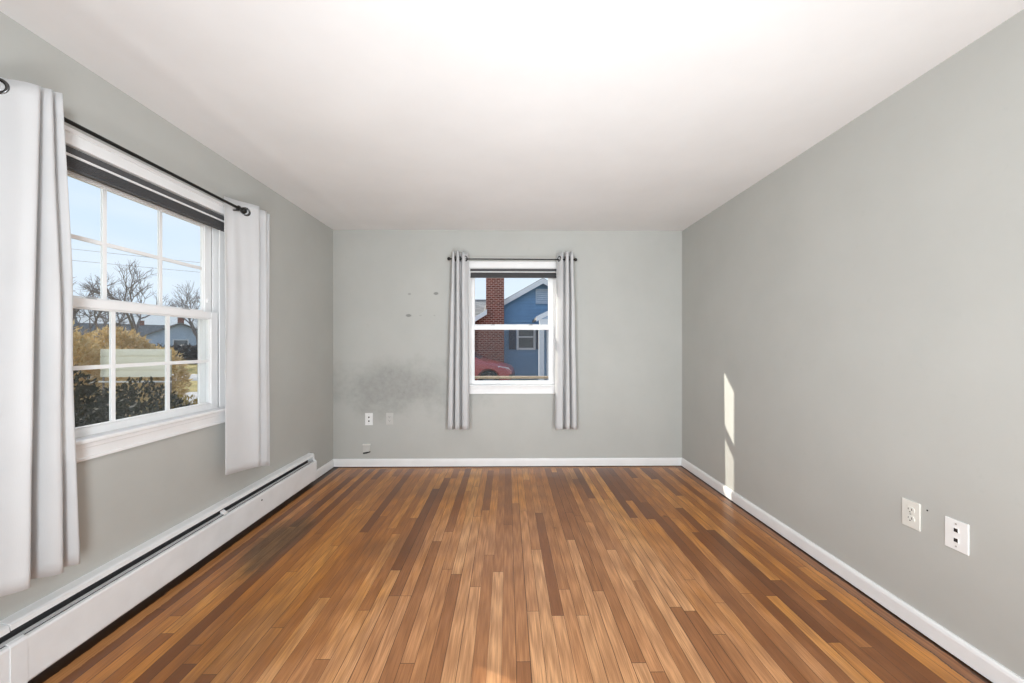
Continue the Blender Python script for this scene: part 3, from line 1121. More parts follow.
def make_plate(name, label, face, c, kind, mat, w=0.075, h=0.121):
    mp = plate_axes(face, c)
    loc = mp(0, 0, 0)
    root = thing(name, label, 'wall plate' if kind != 'duplex' else 'outlet', loc)

    def b(bm, s0, s1, h0, h1, d0, d1):
        box(bm, mp(s0, h0, d0), mp(s1, h1, d1))
    bm = BM()
    b(bm, -w / 2, w / 2, -h / 2, h / 2, 0.0, 0.006)
    obj('cover_plate', bm, mat, root, 0.0025, segs=3)
    if kind == 'duplex':
        for hz in (0.0195, -0.0195):
            bm = BM()
            poly = []
            for k in range(24):
                t = 2 * math.pi * k / 24
                poly.append((0.0175 * math.cos(t), max(-0.0135, min(0.0135, 0.0175 * math.sin(t)))))
            v0 = [bm.verts.new(mp(q[0], hz + q[1], 0.005)) for q in poly]
            v1 = [bm.verts.new(mp(q[0], hz + q[1], 0.0085)) for q in poly]
            for i in range(24):
                bm.faces.new((v0[i], v0[(i + 1) % 24], v1[(i + 1) % 24], v1[i]))
            bm.faces.new(v0[::-1])
            bm.faces.new(v1)
            bmesh.ops.remove_doubles(bm, verts=bm.verts[:], dist=1e-5)
            rec = obj('receptacle', bm, mat, root)
            bm = BM()
            b(bm, -0.0085, -0.0058, hz - 0.002, hz + 0.008, 0.0080, 0.0088)
            b(bm, 0.0058, 0.0082, hz - 0.001, hz + 0.007, 0.0080, 0.0088)
            tube(bm, [mp(0, hz - 0.0085, 0.0080), mp(0, hz - 0.0085, 0.0088)], 0.0027, 12)
            o = obj('slots', bm, M_black, rec)
        bm = BM()
        tube(bm, [mp(0, 0, 0.005), mp(0, 0, 0.0075)], 0.003, 12)
        obj('screw', bm, M_screw if mat is not M_plate_painted else mat, root)
    elif kind == 'jacks':
        for hz in (0.020, -0.020):
            bm = BM()
            jw = 0.0095
            for (s0, s1, h0, h1) in ((-jw, -jw + .002, -jw, jw), (jw - .002, jw, -jw, jw), (-jw + .002, jw - .002, -jw, -jw + .002), (-jw + .002, jw - .002, jw - .002, jw)):
                b(bm, s0, s1, hz + h0, hz + h1, 0.005, 0.0085)
            fr = obj('jack', bm, mat, root)
            bm = BM()
            b(bm, -jw + .0005, jw - .0005, hz - jw + .0005, hz + jw - .0005, 0.0055, 0.0068)
            obj('socket', bm, M_black, fr)
        for hz in (0.045, -0.045):
            bm = BM()
            tube(bm, [mp(0, hz, 0.005), mp(0, hz, 0.0072)], 0.003, 12)
            obj('screw', bm, M_screw, root)
    return root


make_plate('power_outlet', 'ivory duplex power outlet on the right wall', 'right', (1.641, 0.498), 'duplex', M_plate_cream)
make_plate('data_wall_plate', 'white wall plate with two black jacks on the right wall', 'right', (1.472, 0.490), 'jacks', M_plate_white, 0.080, 0.122)
make_plate('data_wall_plate', 'white wall plate with two black jacks low on the back wall', 'back', (-1.427, 0.4915), 'jacks', M_plate_white, 0.078, 0.125)
make_plate('power_outlet', 'wall-coloured duplex outlet on the back wall beside the white jack plate', 'back', (-1.215, 0.495), 'duplex', M_plate_painted, 0.075, 0.122)

# painted-over cable cover near the floor
mp = plate_axes('back', (-1.448, 0.184))
jack = thing('cable_cover', 'small painted-over cable cover just above the back baseboard', 'wall plate', mp(0, 0, 0))
bm = BM()
prism(bm, [(-1.486, 0.150), (-1.413, 0.162), (-1.411, 0.232), (-1.484, 0.232)], 'y', YB - 0.016, YB)
obj('cover', bm, M_plate_painted, jack, 0.003)
bm = BM()
prism(bm, [(-1.487, 0.226), (-1.409, 0.226), (-1.409, 0.238), (-1.487, 0.238)], 'y', YB - 0.021, YB)
o = obj('lip', bm, M_plate_cream, jack, 0.002)
bm = BM()
prism(bm, [(-1.486, 0.134), (-1.450, 0.138), (-1.413, 0.152), (-1.413, 0.161), (-1.486, 0.149)], 'y', YB - 0.010, YB)
o = obj('cable_opening', bm, M_black, jack)
o['label'] = 'dark open slot under the cover'
bm = BM()
tube(bm, [(XR, 1.579, 0.542), (XR - 0.0015, 1.579, 0.542)], 0.0035, 10)  # black disc stands for the shade inside a nail hole
tag(obj('nail_hole_disc', bm, M_black), 'tiny black disc for the shaded nail hole in the right wall between the plates', 'nail hole')
bpy.data.objects['nail_hole_disc'].name = 'nail_hole_shade'

# ------------------------------------------------------------------ outdoors: ground
bm = BM()
N = 60
box(bm, (-140, -40, GZ - 0.2), (80, 160, GZ))
structure(obj('ground_lawn', bm, M_lawn))


# ground strips seen through the left window; the street runs along the x = const direction, turned a little
def strip(name, mat, d0, d1, z=0.01, ang=0.0, label=None):
    """a band across the ground between distances d0 and d1 measured from the house along (-1, 0.9)"""
    n = Vector((-0.35, 0.94)).normalized()
    t = Vector((-n.y, n.x))
    bm = BM()
    pts = [n * d0 - t * 90, n * d0 + t * 90, n * d1 + t * 90, n * d1 - t * 90]
    v0 = [bm.verts.new((p.x, p.y, GZ + z)) for p in pts]
    v1 = [bm.verts.new((p.x, p.y, GZ + z - 0.1)) for p in pts]
    bm.faces.new(v0)
    bm.faces.new(v1[::-1])
    for i in range(4):
        bm.faces.new((v0[i], v0[(i + 1) % 4], v1[(i + 1) % 4], v1[i]))
    return structure(obj(name, bm, mat))


# driveway between the houses, behind the back wall
bm = BM()
box(bm, (-6, 4.6, GZ - 0.1), (9, 17.4, GZ + 0.012))
structure(obj('driveway', bm, M_concrete))
bm = BM()
box(bm, (-15, 9.3, GZ - 0.1), (-6, 13.4, GZ + 0.012))
structure(obj('walkway', bm, M_sidewalk))
bm = BM()
box(bm, (-60, 17.6, GZ - 0.1), (-14.2, 21.5, GZ + 0.014))
structure(obj('sidewalk', bm, M_sidewalk))
bm = BM()
box(bm, (-110, 33, GZ - 0.1), (-14.2, 41, GZ + 0.014))
structure(obj('street', bm, M_asphalt))


# ------------------------------------------------------------------ foliage
def leaf_cloud(bm, blobs, count, size, rnd, elong=1.0, up=0.0):
    """small leaf blades scattered through ellipsoids"""
    tot = sum(b[3] * b[4] * b[5] for b in blobs)
    for b in blobs:
        n = int(count * b[3] * b[4] * b[5] / tot)
        for _ in range(n):
            while True:
                p = Vector((rnd.uniform(-1, 1), rnd.uniform(-1, 1), rnd.uniform(-1, 1)))
                if 0.25 < p.length < 1:
                    break
            p = p.normalized() * (p.length ** 0.45)
            k = 1 + 0.22 * noise.noise(Vector((p.x * 2.5 + b[0], p.y * 2.5, p.z * 2.5)))
            c = Vector((b[0] + p.x * b[3] * k, b[1] + p.y * b[4] * k, b[2] + p.z * b[5] * k))
            d = Vector((rnd.uniform(-1, 1), rnd.uniform(-1, 1), rnd.uniform(-1, 1) + up)) + p * 0.8
            d.normalize()
            sd = d.cross(Vector((rnd.uniform(-1, 1), rnd.uniform(-1, 1), rnd.uniform(-1, 1)))).normalized()
            s = size * rnd.uniform(0.6, 1.4)
            q = [c, c + d * s * elong * 0.5 + sd * s * 0.3, c + d * s * elong, c + d * s * elong * 0.5 - sd * s * 0.3]
            if min(v.z for v in q) < GZ + 0.01:
                continue
            bm.faces.new([bm.verts.new(v) for v in q])


def make_shrub(label, base, blobs, count, size, mat, seed, name='shrub', elong=1.6, up=0.2, cat='shrub', group=None):
    rnd = random.Random(seed)
    root = thing(name, label, cat, base, group)
    bm = BM()
    bl = [(base[0] + b[0], base[1] + b[1], base[2] + b[2], b[3], b[4], b[5]) for b in blobs]
    leaf_cloud(bm, bl, count, size, rnd, elong, up)
    obj('foliage', bm, mat, root)
    bm = BM()
    for b in bl:
        for _ in range(7):
            tip = Vector((b[0] + rnd.uniform(-.7, .7) * b[3], b[1] + rnd.uniform(-.7, .7) * b[4], b[2] + rnd.uniform(0, .8) * b[5]))
            st = Vector((base[0] + rnd.uniform(-.08, .08), base[1] + rnd.uniform(-.08, .08), GZ + 0.0))
            mid = st.lerp(tip, 0.5) + Vector((rnd.uniform(-.06, .06), rnd.uniform(-.06, .06), 0.05))
            tube(bm, [st, mid, tip], [0.014, 0.009, 0.003], 6)
    obj('stems', bm, M_bark, root)
    return root


make_shrub('dark evergreen shrub right under the large window, nearest us', (-2.72, 2.10, GZ), [(0, 0, 0.76, 0.45, 0.62, 0.80), (-0.1, -0.35, 0.62, 0.40, 0.40, 0.60)], 24000, 0.026, M_dark_leaf, 1)
make_shrub('dark evergreen shrub under the middle of the large window', (-3.0, 3.0, GZ), [(0, 0, 0.68, 0.44, 0.48, 0.68), (-0.42, -0.35, 0.66, 0.42, 0.40, 0.64)], 20000, 0.026, M_dark_leaf, 2)
make_shrub('olive and gold tipped shrub at the right end of the dark shrubs', (-3.45, 3.95, GZ), [(0, 0, 0.55, 0.36, 0.35, 0.56), (0.22, 0.12, 0.36, 0.22, 0.22, 0.38)], 12000, 0.028, M_olive_leaf, 3)
make_shrub('tall straw-yellow shrub left of the cream panel', (-8.0, 6.4, GZ), [(0, 0, 1.05, 0.85, 0.7, 1.05), (-0.7, -0.4, 1.05, 0.8, 0.6, 0.95), (0.6, 0.5, 0.8, 0.55, 0.5, 0.8)], 16000, 0.045, M_gold_leaf, 4, elong=2.6, up=0.5)
make_shrub('rounded straw-yellow shrub behind the cream panel', (-9.0, 8.6, GZ), [(0, 0, 0.95, 0.85, 0.7, 1.02), (0.75, 0.2, 0.80, 0.55, 0.5, 0.80), (-0.9, -0.2, 0.85, 0.7, 0.6, 0.82)], 16000, 0.055, M_gold_leaf, 5, elong=2.4, up=0.5)
make_shrub('long low grey hedge in front of the pale blue house', (-29.0, 33.0, GZ), [(k * 1.3 - 3.0, 0, 0.7, 1.2, 0.7, 0.9) for k in range(6)], 6000, 0.16, M_hedge_leaf, 6, name='hedge', cat='hedge')

# cream slatted panel standing among the shrubs
px0, px1, py = -3.93, -3.26, 3.62
panel = thing('slatted_panel', 'cream horizontal-slat panel on a low rail standing among the shrubs', 'garden panel', ((px0 + px1) / 2, py, GZ))
for k in range(4):
    bm = BM()
    z0 = 0.945 + k * 0.068
    prism(bm, [(py - 0.006, z0), (py + 0.008, z0), (py + 0.008, z0 + 0.066), (py - 0.001, z0 + 0.066)], 'x', px0, px1)
    obj('slat', bm, M_sign, panel, 0.001)
for x in (px0 + 0.0, px1 - 0.025):
    bm = BM()
    box(bm, (x + 0.006, py + 0.008, GZ), (x + 0.018, py + 0.020, 1.21))
    obj('stake', bm, M_bark, panel, 0.001)
bm = BM()
box(bm, (px0 - 0.01, py - 0.012, 0.893), (px1 + 0.005, py + 0.008, 0.906))
obj('lower_rail', bm, M_white_ext, panel, 0.002)


# ------------------------------------------------------------------ bare trees
def make_tree(label, base, height, spread, seed, levels=5, group=None, trunk_r=None, lean=0.0):
    rnd = random.Random(seed)
    root = thing('bare_tree', label, 'tree', base, group)
    tr = trunk_r or height * 0.022
    bt, bb = BM(), BM()

    def grow(bm, p, d, length, r, lvl):
        n = 3
        pts = [p]
        q = p.copy()
        dd = d.copy()
        for _ in range(n):
            dd = (dd + Vector((rnd.uniform(-.16, .16), rnd.uniform(-.16, .16), rnd.uniform(-.04, .14)))).normalized()
            q = q + dd * length / n
            pts.append(q.copy())
        tube(bm, pts, [r * (1 - 0.38 * i / n) for i in range(n + 1)], 7 if lvl < 2 else 4, caps=False)
        if lvl >= levels:
            return
        kids = rnd.choice((2, 3)) if lvl else 4
        for i in range(kids + (1 if lvl > 1 else 0)):
            a = rnd.uniform(0, 2 * math.pi)
            tilt = rnd.uniform(0.30, 0.85) * spread
            s, c2 = ring_frame(q, dd)
            nd = (dd * math.cos(tilt) + (s * math.cos(a) + c2 * math.sin(a)) * math.sin(tilt) + Vector((0, 0, 0.12))).normalized()
            start = pts[-1] if i < 2 else pts[-2].lerp(pts[-1], rnd.random())
            grow(bb, start, nd, length * rnd.uniform(0.60, 0.82), max(r * 0.56, 0.010), lvl + 1)
    grow(bt, Vector(base), Vector((lean, 0, 1)).normalized(), height * 0.30, tr, 0)
    obj('trunk', bt, M_bark, root, smooth=True)
    obj('branches', bb, M_bark, root)
    return root


make_tree('bare tree left of the upper grille bar, in front of the far left house', (-31.5, 27.0, GZ), 8.2, 1.0, 11)
make_tree('bare spreading tree between the two grille bars of the large window', (-30.0, 30.5, GZ), 9.0, 1.05, 12)
make_tree('bare round-crowned tree behind the pale blue house', (-31.0, 37.5, GZ), 8.3, 1.0, 13)
make_tree('large bare tree whose dark limbs rise right of the pale blue house', (-21.5, 27.5, GZ), 6.3, 1.25, 14, levels=5, trunk_r=0.17)
make_tree('small bare tree beyond the left edge of the street view', (-36.0, 26.5, GZ), 7.5, 1.0, 15)
make_tree('bare tree behind the straw-yellow shrubs', (-24.0, 21.5, GZ), 5.3, 1.2, 16)
make_tree('pale bare tree far behind the straw-yellow shrub', (-44.0, 41.0, GZ), 8.6, 1.1, 17)

# overhead wires
for (lab, za, zb) in (('upper overhead wire crossing the sky in the large window', 8.75, 8.3), ('lower overhead wire crossing the sky in the large window', 7.85, 7.6)):
    bm = BM()
    pts = []
    for k in range(21):
        t = k / 20
        pts.append((-44 + 40 * t, 20 + 26 * t, za + (zb - za) * t - 1.2 * (1 - (2 * t - 1) ** 2) * 0.3))
    tube(bm, pts, 0.012, 6)
    tag(recentre(obj('power_line', bm, M_bark), (-24, 33, za)), lab, 'power line')


# ------------------------------------------------------------------ clapboard gable house helper
def clapboards(bm, x0, x1, z0, ztop_fn, y, course=0.13, out=0.016, holes=()):
    """lapped boards on a wall facing -y; ztop_fn(x-range) trims under a gable"""
    z = z0
    while True:
        zt = z + course
        # x interval where the gable is higher than this course
        xs = [x0 + (x1 - x0) * i / 80 for i in range(81)]
        ok = [x for x in xs if ztop_fn(x) > z + course * 0.5]
        if not ok:
            break
        a, b = ok[0], ok[-1]
        segs = [(a, b)]
        for (hx0, hx1, hz0, hz1) in holes:
            if zt > hz0 and z < hz1:
                new = []
                for s0, s1 in segs:
                    if hx1 <= s0 or hx0 >= s1:
                        new.append((s0, s1))
                    else:
                        if hx0 > s0:
                            new.append((s0, hx0))
                        if hx1 < s1:
                            new.append((hx1, s1))
                segs = new
        for s0, s1 in segs:
            prism(bm, [(y, z), (y - out, z), (y - 0.002, zt), (y, zt)], 'x', s0, s1)
        z = zt


def house_window(parent, cx, cz, w, h, y, panes=True):
    bm = BM()
    t = 0.10
    for (a0, a1, c0, c1) in ((cx - w / 2 - t, cx - w / 2, cz - h / 2 - t, cz + h / 2 + t), (cx + w / 2, cx + w / 2 + t, cz - h / 2 - t, cz + h / 2 + t),
                             (cx - w / 2, cx + w / 2, cz - h / 2 - t, cz - h / 2), (cx - w / 2, cx + w / 2, cz + h / 2, cz + h / 2 + t), (cx - w / 2, cx + w / 2, cz - 0.03, cz + 0.03)):
        box(bm, (a0, y - 0.05, c0), (a1, y + 0.01, c1))
    f = obj('window', bm, M_white_ext, parent)
    bm = BM()
    box(bm, (cx - w / 2, y - 0.015, cz - h / 2), (cx + w / 2, y + 0.008, cz + h / 2))
    obj('pane', bm, M_darkglass, f)
    return f


# blue neighbour house seen through the back window: gable end facing us
HYN = 18.0


def at(px, py, Y):
    """a point at depth Y on the sight line of an image point; used once to survey the far house"""
    u = (px - 512) / 370.0
    v = (344.5 - py) / 370.0
    s, c = math.sin(0.0119), math.cos(0.0119)
    t = Y / (c - u * s)
    return (s + u * c) * t, 1.26 + v * t


nb = thing('blue_house', 'blue clapboard house with gable end and brick chimney seen through the small window', 'house', (1.6, HYN, GZ))
pkx, pkz = at(542.4, 282.5, HYN)          # ridge
sl = 0.56                                  # roof pitch


def gable_top(x):
    return pkz - abs(x - pkx) * sl


LX, RX = -3.2, 6.3
wx, wz = at(526, 337, HYN)
vx, vz = at(542.4, 296.5, HYN)
bm = BM()
prism(bm, [(LX, GZ), (RX, GZ), (RX, gable_top(RX)), (pkx, pkz), (LX, gable_top(LX))], 'y', HYN + 0.01, HYN + 7)
clapboards(bm, LX, RX, GZ + 0.25, gable_top, HYN + 0.01, 0.15, 0.03, holes=[(wx - 0.47, wx + 0.47, wz - 0.63, wz + 0.63), (vx - 0.33, vx + 0.33, vz - 0.36, vz + 0.36)])
obj('wall', bm, M_siding, nb)
bm = BM()
for s in (-1, 1):
    ex = LX - 0.3 if s < 0 else RX + 0.3
    ez = gable_top(ex)
    prism(bm, [(pkx, pkz + 0.02), (ex, ez + 0.02), (ex, ez + 0.16), (pkx, pkz + 0.18)], 'y', HYN - 0.30, HYN + 7.2)
obj('roof', bm, M_roof, nb)
bm = BM()
for s in (-1, 1):
    ex = LX - 0.3 if s < 0 else RX + 0.3
    ez = gable_top(ex)
    prism(bm, [(pkx, pkz - 0.10), (ex, ez - 0.10), (ex, ez + 0.13), (pkx, pkz + 0.15)], 'y', HYN - 0.34, HYN - 0.30)
obj('rake_trim', bm, M_white_ext, nb)
# louvred vent
bm = BM()
for (a0, a1, c0, c1) in ((vx - 0.33, vx - 0.28, vz - 0.36, vz + 0.36), (vx + 0.28, vx + 0.33, vz - 0.36, vz + 0.36), (vx - 0.28, vx + 0.28, vz - 0.36, vz - 0.31), (vx - 0.28, vx + 0.28, vz + 0.31, vz + 0.36)):
    box(bm, (a0, HYN - 0.06, c0), (a1, HYN + 0.01, c1))
for k in range(6):
    z = vz - 0.30 + k * 0.102
    prism(bm, [(HYN - 0.05, z), (HYN - 0.04, z), (HYN, z + 0.09), (HYN - 0.01, z + 0.09)], 'x', vx - 0.28, vx + 0.28)
obj('louvred_vent', bm, M_siding_pale, nb)
house_window(nb, wx, wz, 0.72, 1.05, HYN)
for s in (-1, 1):
    cx = wx + s * (0.36 + 0.10 + 0.20)
    bm = BM()
    box(bm, (cx - 0.17, HYN - 0.05, wz - 0.60), (cx + 0.17, HYN - 0.02, wz + 0.60))
    for k in range(12):
        z = wz - 0.55 + k * 0.092
        prism(bm, [(HYN - 0.05, z), (HYN - 0.07, z), (HYN - 0.05, z + 0.08)], 'x', cx - 0.14, cx + 0.14)
    obj('shutter', bm, M_shutter, nb)
# chimney, stepped wider towards the ground
cx0, _ = at(486, 300, 17.2)
cx1, _ = at(504, 300, 17.2)
cx2, sh1 = at(478, 323, 17.2)
_, sh0 = at(486, 311, 17.2)
bm = BM()
prism(bm, [(cx2 - 0.0, GZ), (cx1, GZ), (cx1, 5.6), (cx0, 5.6), (cx0, sh0), (cx2, sh1)], 'y', 17.2, 18.0)
ch = obj('chimney', bm, M_brick, nb)
bm = BM()
box(bm, (cx0 - 0.06, 17.14, 5.6), (cx1 + 0.06, 18.02, 5.72))
obj('chimney_cap', bm, M_concrete, ch)
# lower wing to the left with grey shingles and a white fascia
fx0, fz0 = at(466, 325.5, 16.9)
fx1, fz1 = at(487, 311, 16.9)
bm = BM()
prism(bm, [(-7.0, GZ), (cx0 + 0.1, GZ), (cx0 + 0.1, fz1), (fx0, fz0 + 0.05), (-7.0, 0.2)], 'y', 17.45, 23)
obj('wing_wall', bm, M_brick, nb)
rz1 = at(480, 299.5, 20.5)[1]
bm = BM()
v = [(fx0 - 4.2, 16.9, fz0 - 2.9 + 0.9), (fx1, 16.9, fz1 + 0.05), (fx1, 20.5, rz1), (fx0 - 4.2, 20.5, rz1)]
vv = [bm.verts.new(p) for p in v] + [bm.verts.new((p[0], p[1], p[2] - 0.10)) for p in v]
for f in ((0, 1, 2, 3), (7, 6, 5, 4), (0, 4, 5, 1), (1, 5, 6, 2), (2, 6, 7, 3), (3, 7, 4, 0)):
    bm.faces.new([vv[i] for i in f])
obj('wing_roof', bm, M_roof, nb)
bm = BM()
prism(bm, [(fx0 - 1.0, fz0 - 0.69), (fx1, fz1 - 0.16), (fx1, fz1 + 0.06), (fx0 - 1.0, fz0 - 0.47)], 'y', 16.82, 16.9)
obj('fascia', bm, M_white_ext, nb)

# porch of the blue house on the right: small gabled roof on white columns
PY = 14.8
p0x, p0z = at(537.5, 318.5, PY)
p1x, p1z = at(549, 313.0, PY)
porch = thing('porch', 'white-columned porch roof right of the blue house gable', 'porch', (p0x + 1.2, PY, GZ))
ridx, ridz = p0x + 1.7, p0z + 0.82
bm = BM()
for s in (-1, 1):
    ex = ridx + s * 1.72
    prism(bm, [(ridx, ridz), (ex, p0z - 0.02), (ex, p0z + 0.10), (ridx, ridz + 0.12)], 'y', PY, HYN - 0.35)
obj('roof', bm, M_roof, porch)
bm = BM()
for s in (-1, 1):
    ex = ridx + s * 1.75
    prism(bm, [(ridx, ridz - 0.08), (ex, p0z - 0.12), (ex, p0z + 0.08), (ridx, ridz + 0.12)], 'y', PY - 0.05, PY)
obj('rake_trim', bm, M_white_ext, porch)
bm = BM()
prism(bm, [(ridx - 1.5, p0z - 0.02), (ridx + 1.5, p0z - 0.02), (ridx, ridz - 0.10)], 'y', PY + 0.01, PY + 0.05)
obj('gable_panel', bm, M_siding_pale, porch)
bm = BM()
box(bm, (ridx - 1.62, PY, p0z - 0.30), (ridx + 1.62, PY + 0.22, p0z - 0.02))
obj('beam', bm, M_white_ext, porch)
for (a, b) in ((538.6, 544.6), (547.0, 550.5)):
    xa, xb = at(a, 340, PY)[0], at(b, 340, PY)[0]
    bm = BM()
    box(bm, (xa + 0.015, PY, GZ), (xb - 0.015, PY + 0.22, p0z - 0.42))
    box(bm, (xa, PY - 0.01, GZ), (xb, PY + 0.23, GZ + 0.2))
    box(bm, (xa - 0.01, PY - 0.02, p0z - 0.42), (xb + 0.01, PY + 0.24, p0z - 0.30))
    obj('column', bm, M_white_ext, porch, 0.01)
bm = BM()
box(bm, (ridx + 1.40, PY, GZ), (ridx + 1.62, PY + 0.22, p0z - 0.30))
obj('column', bm, M_white_ext, porch, 0.01)

# tan wooden rail just outside the small window
rail = thing('wooden_railing', 'tan wooden rail running low outside the small window', 'railing', (0.06, 4.5, GZ))
bm = BM()
box(bm, (-1.3, 4.48, 0.845), (1.6, 4.57, 0.872))
obj('top_rail', bm, M_railwood, rail, 0.004)
for x in (-1.2, 1.5):
    bm = BM()
    box(bm, (x, 4.485, GZ), (x + 0.08, 4.565, 0.845))
    obj('post', bm, M_railwood, rail, 0.004)
bm = BM()
box(bm, (-1.12, 4.50, 0.30), (1.5, 4.55, 0.36))
obj('lower_rail', bm, M_railwood, rail, 0.004)


# ------------------------------------------------------------------ red car
def make_car(loc, rotz):
    root = thing('car', 'red car parked in front of the brick chimney, nose to the right', 'car', (0, 0, 0))
    # stations along the length (nose at +x): x, half width, sill z, belt z, crown z (centre), crown half width
    st = [(-2.20, 0.62, 0.42, 0.80, 0.92, 0.50), (-2.12, 0.78, 0.30, 0.86, 1.02, 0.62), (-1.70, 0.87, 0.26, 0.92, 1.10, 0.68), (-1.25, 0.90, 0.25, 0.94, 1.38, 0.58),
          (-0.70, 0.91, 0.25, 0.94, 1.46, 0.58), (0.00, 0.91, 0.25, 0.93, 1.46, 0.58), (0.50, 0.91, 0.25, 0.92, 1.36, 0.60), (1.02, 0.91, 0.25, 0.91, 1.08, 0.68),
          (1.22, 0.90, 0.25, 0.89, 0.99, 0.70), (1.50, 0.89, 0.25, 0.84, 0.94, 0.68), (1.85, 0.85, 0.26, 0.76, 0.87, 0.62), (2.08, 0.76, 0.28, 0.67, 0.78, 0.52), (2.20, 0.62, 0.34, 0.58, 0.64, 0.42)]
    bm = BM()
    rings = []
    for (x, hw, zs, zb, zc, cw) in st:
        half = [(0, zs), (hw * 0.80, zs), (hw * 0.96, zs + 0.07), (hw, (zs + zb) * 0.52), (hw * 0.985, zb - 0.05), (hw * 0.94, zb), (cw + (hw - cw) * 0.45, zb + (zc - zb) * 0.50), (cw, zb + (zc - zb) * 0.86),
                (cw * 0.55, zc - 0.008), (0, zc)]
        ring = [bm.verts.new((x, q[0], q[1])) for q in half] + [bm.verts.new((x, -q[0], q[1])) for q in half[-2:0:-1]]
        rings.append(ring)
    n = len(rings[0])
    for a, b in zip(rings, rings[1:]):
        for k in range(n):
            bm.faces.new((a[k], a[(k + 1) % n], b[(k + 1) % n], b[k]))
    bm.faces.new(rings[0])
    bm.faces.new(rings[-1][::-1])
    body = obj('body', bm, M_car, root, smooth=True)
    sub = body.modifiers.new('sub', 'SUBSURF')
    sub.levels = 2
    sub.render_levels = 2
    # wheel arches are cut out of the shell
    cut = BM()
    for x in (-1.35, 1.42):
        tube(cut, [(x, -1.1, 0.34), (x, -0.66, 0.34)], 0.375, 28)
        tube(cut, [(x, 0.66, 0.34), (x, 1.1, 0.34)], 0.375, 28)
    bmesh.ops.recalc_face_normals(cut, faces=cut.faces[:])
    cme = bpy.data.meshes.new('arch_cut')
    cut.to_mesh(cme)
    cut.free()
    co = bpy.data.objects.new('arch_cut', cme)
    C.objects.link(co)
    bo = body.modifiers.new('arches', 'BOOLEAN')
    bo.operation = 'DIFFERENCE'
    bo.object = co
    bo.solver = 'EXACT'
    dg = bpy.context.evaluated_depsgraph_get()
    me2 = bpy.data.meshes.new_from_object(body.evaluated_get(dg))
    body.modifiers.clear()
    body.data = me2
    bpy.data.objects.remove(co)

    def quadpanel(name, pts, mat, t=0.01):
        bm = BM()
        c = sum((Vector(p) for p in pts), Vector()) / len(pts)
        nrm = (Vector(pts[1]) - Vector(pts[0])).cross(Vector(pts[2]) - Vector(pts[0])).normalized()
        v0 = [bm.verts.new(Vector(p) + nrm * t) for p in pts]
        v1 = [bm.verts.new(Vector(p) - nrm * t) for p in pts]
        L = len(pts)
        for i in range(L):
            bm.faces.new((v0[i], v0[(i + 1) % L], v1[(i + 1) % L], v1[i]))
        bm.faces.new(v0[::-1])
        bm.faces.new(v1)
        return obj(name, bm, mat, root, 0.003)
    for s in (-1, 1):
        quadpanel('side_window', [(-1.05, s * 0.775, 0.985), (0.82, s * 0.775, 0.985), (0.42, s * 0.665, 1.30), (-0.85, s * 0.665, 1.33)], M_carglass, 0.03)
        quadpanel('headlight', [(1.74, s * 0.82, 0.665), (2.03, s * 0.74, 0.61), (2.13, s * 0.60, 0.62), (2.06, s * 0.66, 0.72), (1.72, s * 0.81, 0.775)], M_lamp_glass, 0.03)
        quadpanel('fog_vent', [(2.06, s * 0.74, 0.38), (2.16, s * 0.56, 0.38), (2.16, s * 0.56, 0.52), (2.08, s * 0.72, 0.52)], M_blackplastic, 0.03)
        bm = BM()
        sphere(bm, (0.78, s * 0.99, 1.00), 0.10, 14, 8, (0.7, 1.0, 0.65))
        obj('mirror', bm, M_car, root, smooth=True)
    quadpanel('windshield', [(1.09, -0.62, 1.03), (1.09, 0.62, 1.03), (0.47, 0.52, 1.39), (0.47, -0.52, 1.39)], M_carglass, 0.012)
    quadpanel('rear_window', [(-1.62, -0.56, 1.13), (-1.62, 0.56, 1.13), (-1.20, 0.50, 1.40), (-1.20, -0.50, 1.40)], M_carglass, 0.012)
    bm = BM()
    box(bm, (2.10, -0.45, 0.40), (2.19, 0.45, 0.56))
    obj('grille', bm, M_blackplastic, root, 0.01)
    for x in (-1.35, 1.42):
        for s in (-1, 1):
            bm = BM()
            ys = s * 0.80
            prof = [(0.20, -0.10), (0.30, -0.105), (0.325, -0.08), (0.33, 0.0), (0.325, 0.08), (0.30, 0.105), (0.20, 0.10)]
            rr = []
            for k in range(32):
                t = 2 * math.pi * k / 32
                rr.append([bm.verts.new((x + r * math.cos(t), ys + w, 0.33 + r * math.sin(t))) for r, w in prof])
            for k in range(32):
                for j in range(len(prof)):
                    bm.faces.new((rr[k][j], rr[(k + 1) % 32][j], rr[(k + 1) % 32][(j + 1) % len(prof)], rr[k][(j + 1) % len(prof)]))
            wheel = obj('wheel', bm, M_tyre, root, smooth=True)
            bm = BM()
            torus(bm, (x, ys + s * 0.07, 0.33), (0, 1, 0), 0.195, 0.018, 32, 8)
            for k in range(5):
                t = 2 * math.pi * k / 5 + 0.3
                tube(bm, [(x, ys + s * 0.085, 0.33), (x + 0.195 * math.cos(t), ys + s * 0.07, 0.33 + 0.195 * math.sin(t))], [0.035, 0.022], 8)
            tube(bm, [(x, ys + s * 0.05, 0.33), (x, ys + s * 0.10, 0.33)], 0.045, 16)
            obj('rim', bm, M_rim, wheel, smooth=False)
    root.location = loc
    root.rotation_euler = (0, 0, rotz)
    root.scale = (1.12, 1.12, 1.12)
    return root


make_car((-2.20, 14.75, GZ + 0.012), math.radians(-5))


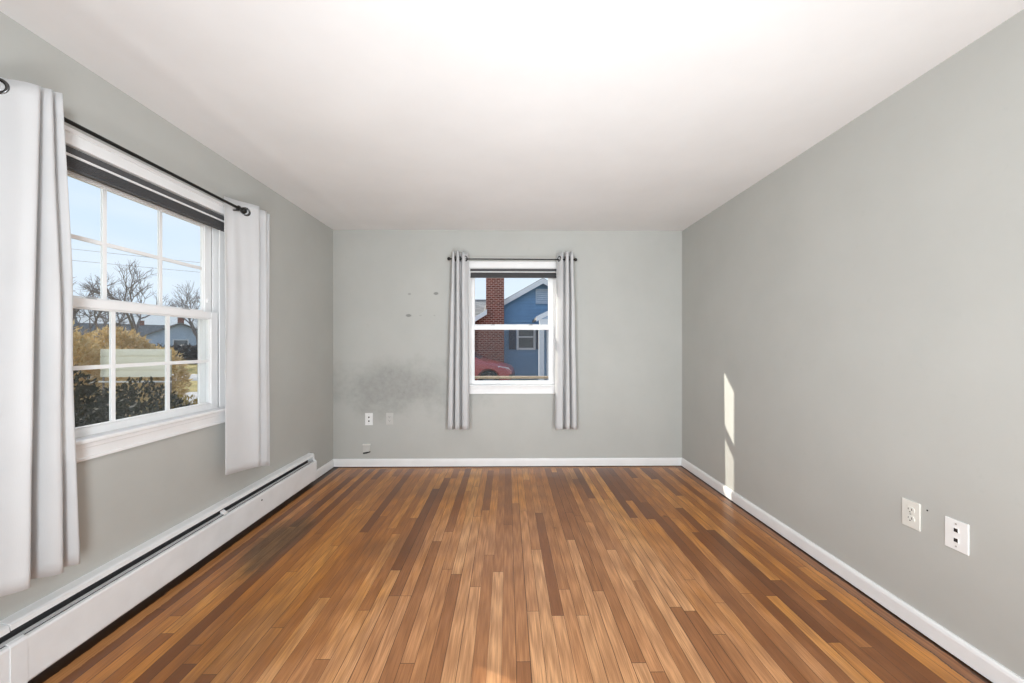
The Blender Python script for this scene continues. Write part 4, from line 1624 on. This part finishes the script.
# ------------------------------------------------------------------ far houses across the street
def far_house(label, cx, cy, w, d, h, ridge, rot, wall_mat, windows, seed=0):
    """simple gabled house; its long side faces local -y"""
    root = thing('house', label, 'house', (0, 0, 0))
    bm = BM()
    prism(bm, [(-d / 2, 0), (d / 2, 0), (d / 2, h), (0, ridge), (-d / 2, h)], 'x', -w / 2, w / 2)
    obj('wall', bm, wall_mat, root)
    bm = BM()
    for s in (-1, 1):
        prism(bm, [(0, ridge + 0.02), (s * (d / 2 + 0.4), h - (ridge - h) * 0.8 / d), (s * (d / 2 + 0.4), h - (ridge - h) * 0.8 / d + 0.18), (0, ridge + 0.22)], 'x', -w / 2 - 0.4, w / 2 + 0.4)
    obj('roof', bm, M_roof, root)
    for (wx_, wz_, ww, wh) in windows:
        f = house_window(root, wx_, wz_, ww, wh, -d / 2)
    # gable-end window
    for s in (-1, 1):
        bm = BM()
        box(bm, (s * (w / 2), -0.7, 1.1), (s * (w / 2 + 0.04), 0.7, 2.3))
        f = obj('window', bm, M_white_ext, root)
        bm = BM()
        box(bm, (s * (w / 2 + 0.03), -0.6, 1.2), (s * (w / 2 + 0.06), 0.6, 2.2))
        obj('pane', bm, M_darkglass, f)
    bm = BM()
    box(bm, (w * 0.2, -0.3, ridge - 0.5), (w * 0.2 + 0.6, 0.3, ridge + 0.9))
    obj('chimney', bm, M_brick, root)
    root.location = (cx, cy, GZ)
    root.rotation_euler = (0, 0, rot)
    return root


far_house('pale blue house across the street behind the grey hedge', -41.5, 47.5, 9.0, 7.5, 2.3, 4.1, math.radians(-49), M_siding_pale, [(-2.6, 1.5, 0.9, 1.3), (0.2, 1.5, 0.9, 1.3), (2.8, 1.5, 0.9, 1.3)])
far_house('blue-grey house far behind the tall straw-yellow shrub', -52.0, 38.5, 9.5, 7.0, 2.7, 4.6, math.radians(48), M_siding, [(-2.8, 1.5, 0.9, 1.3), (0.2, 1.5, 1.4, 1.3), (3.0, 1.5, 0.9, 1.3)])
far_house('white house far away between the two other houses', -66.0, 64.0, 11.0, 8.0, 2.7, 5.0, math.radians(45), M_white_ext, [(-3.0, 1.5, 0.9, 1.3), (0.0, 1.5, 1.4, 1.3), (3.0, 1.5, 0.9, 1.3)])
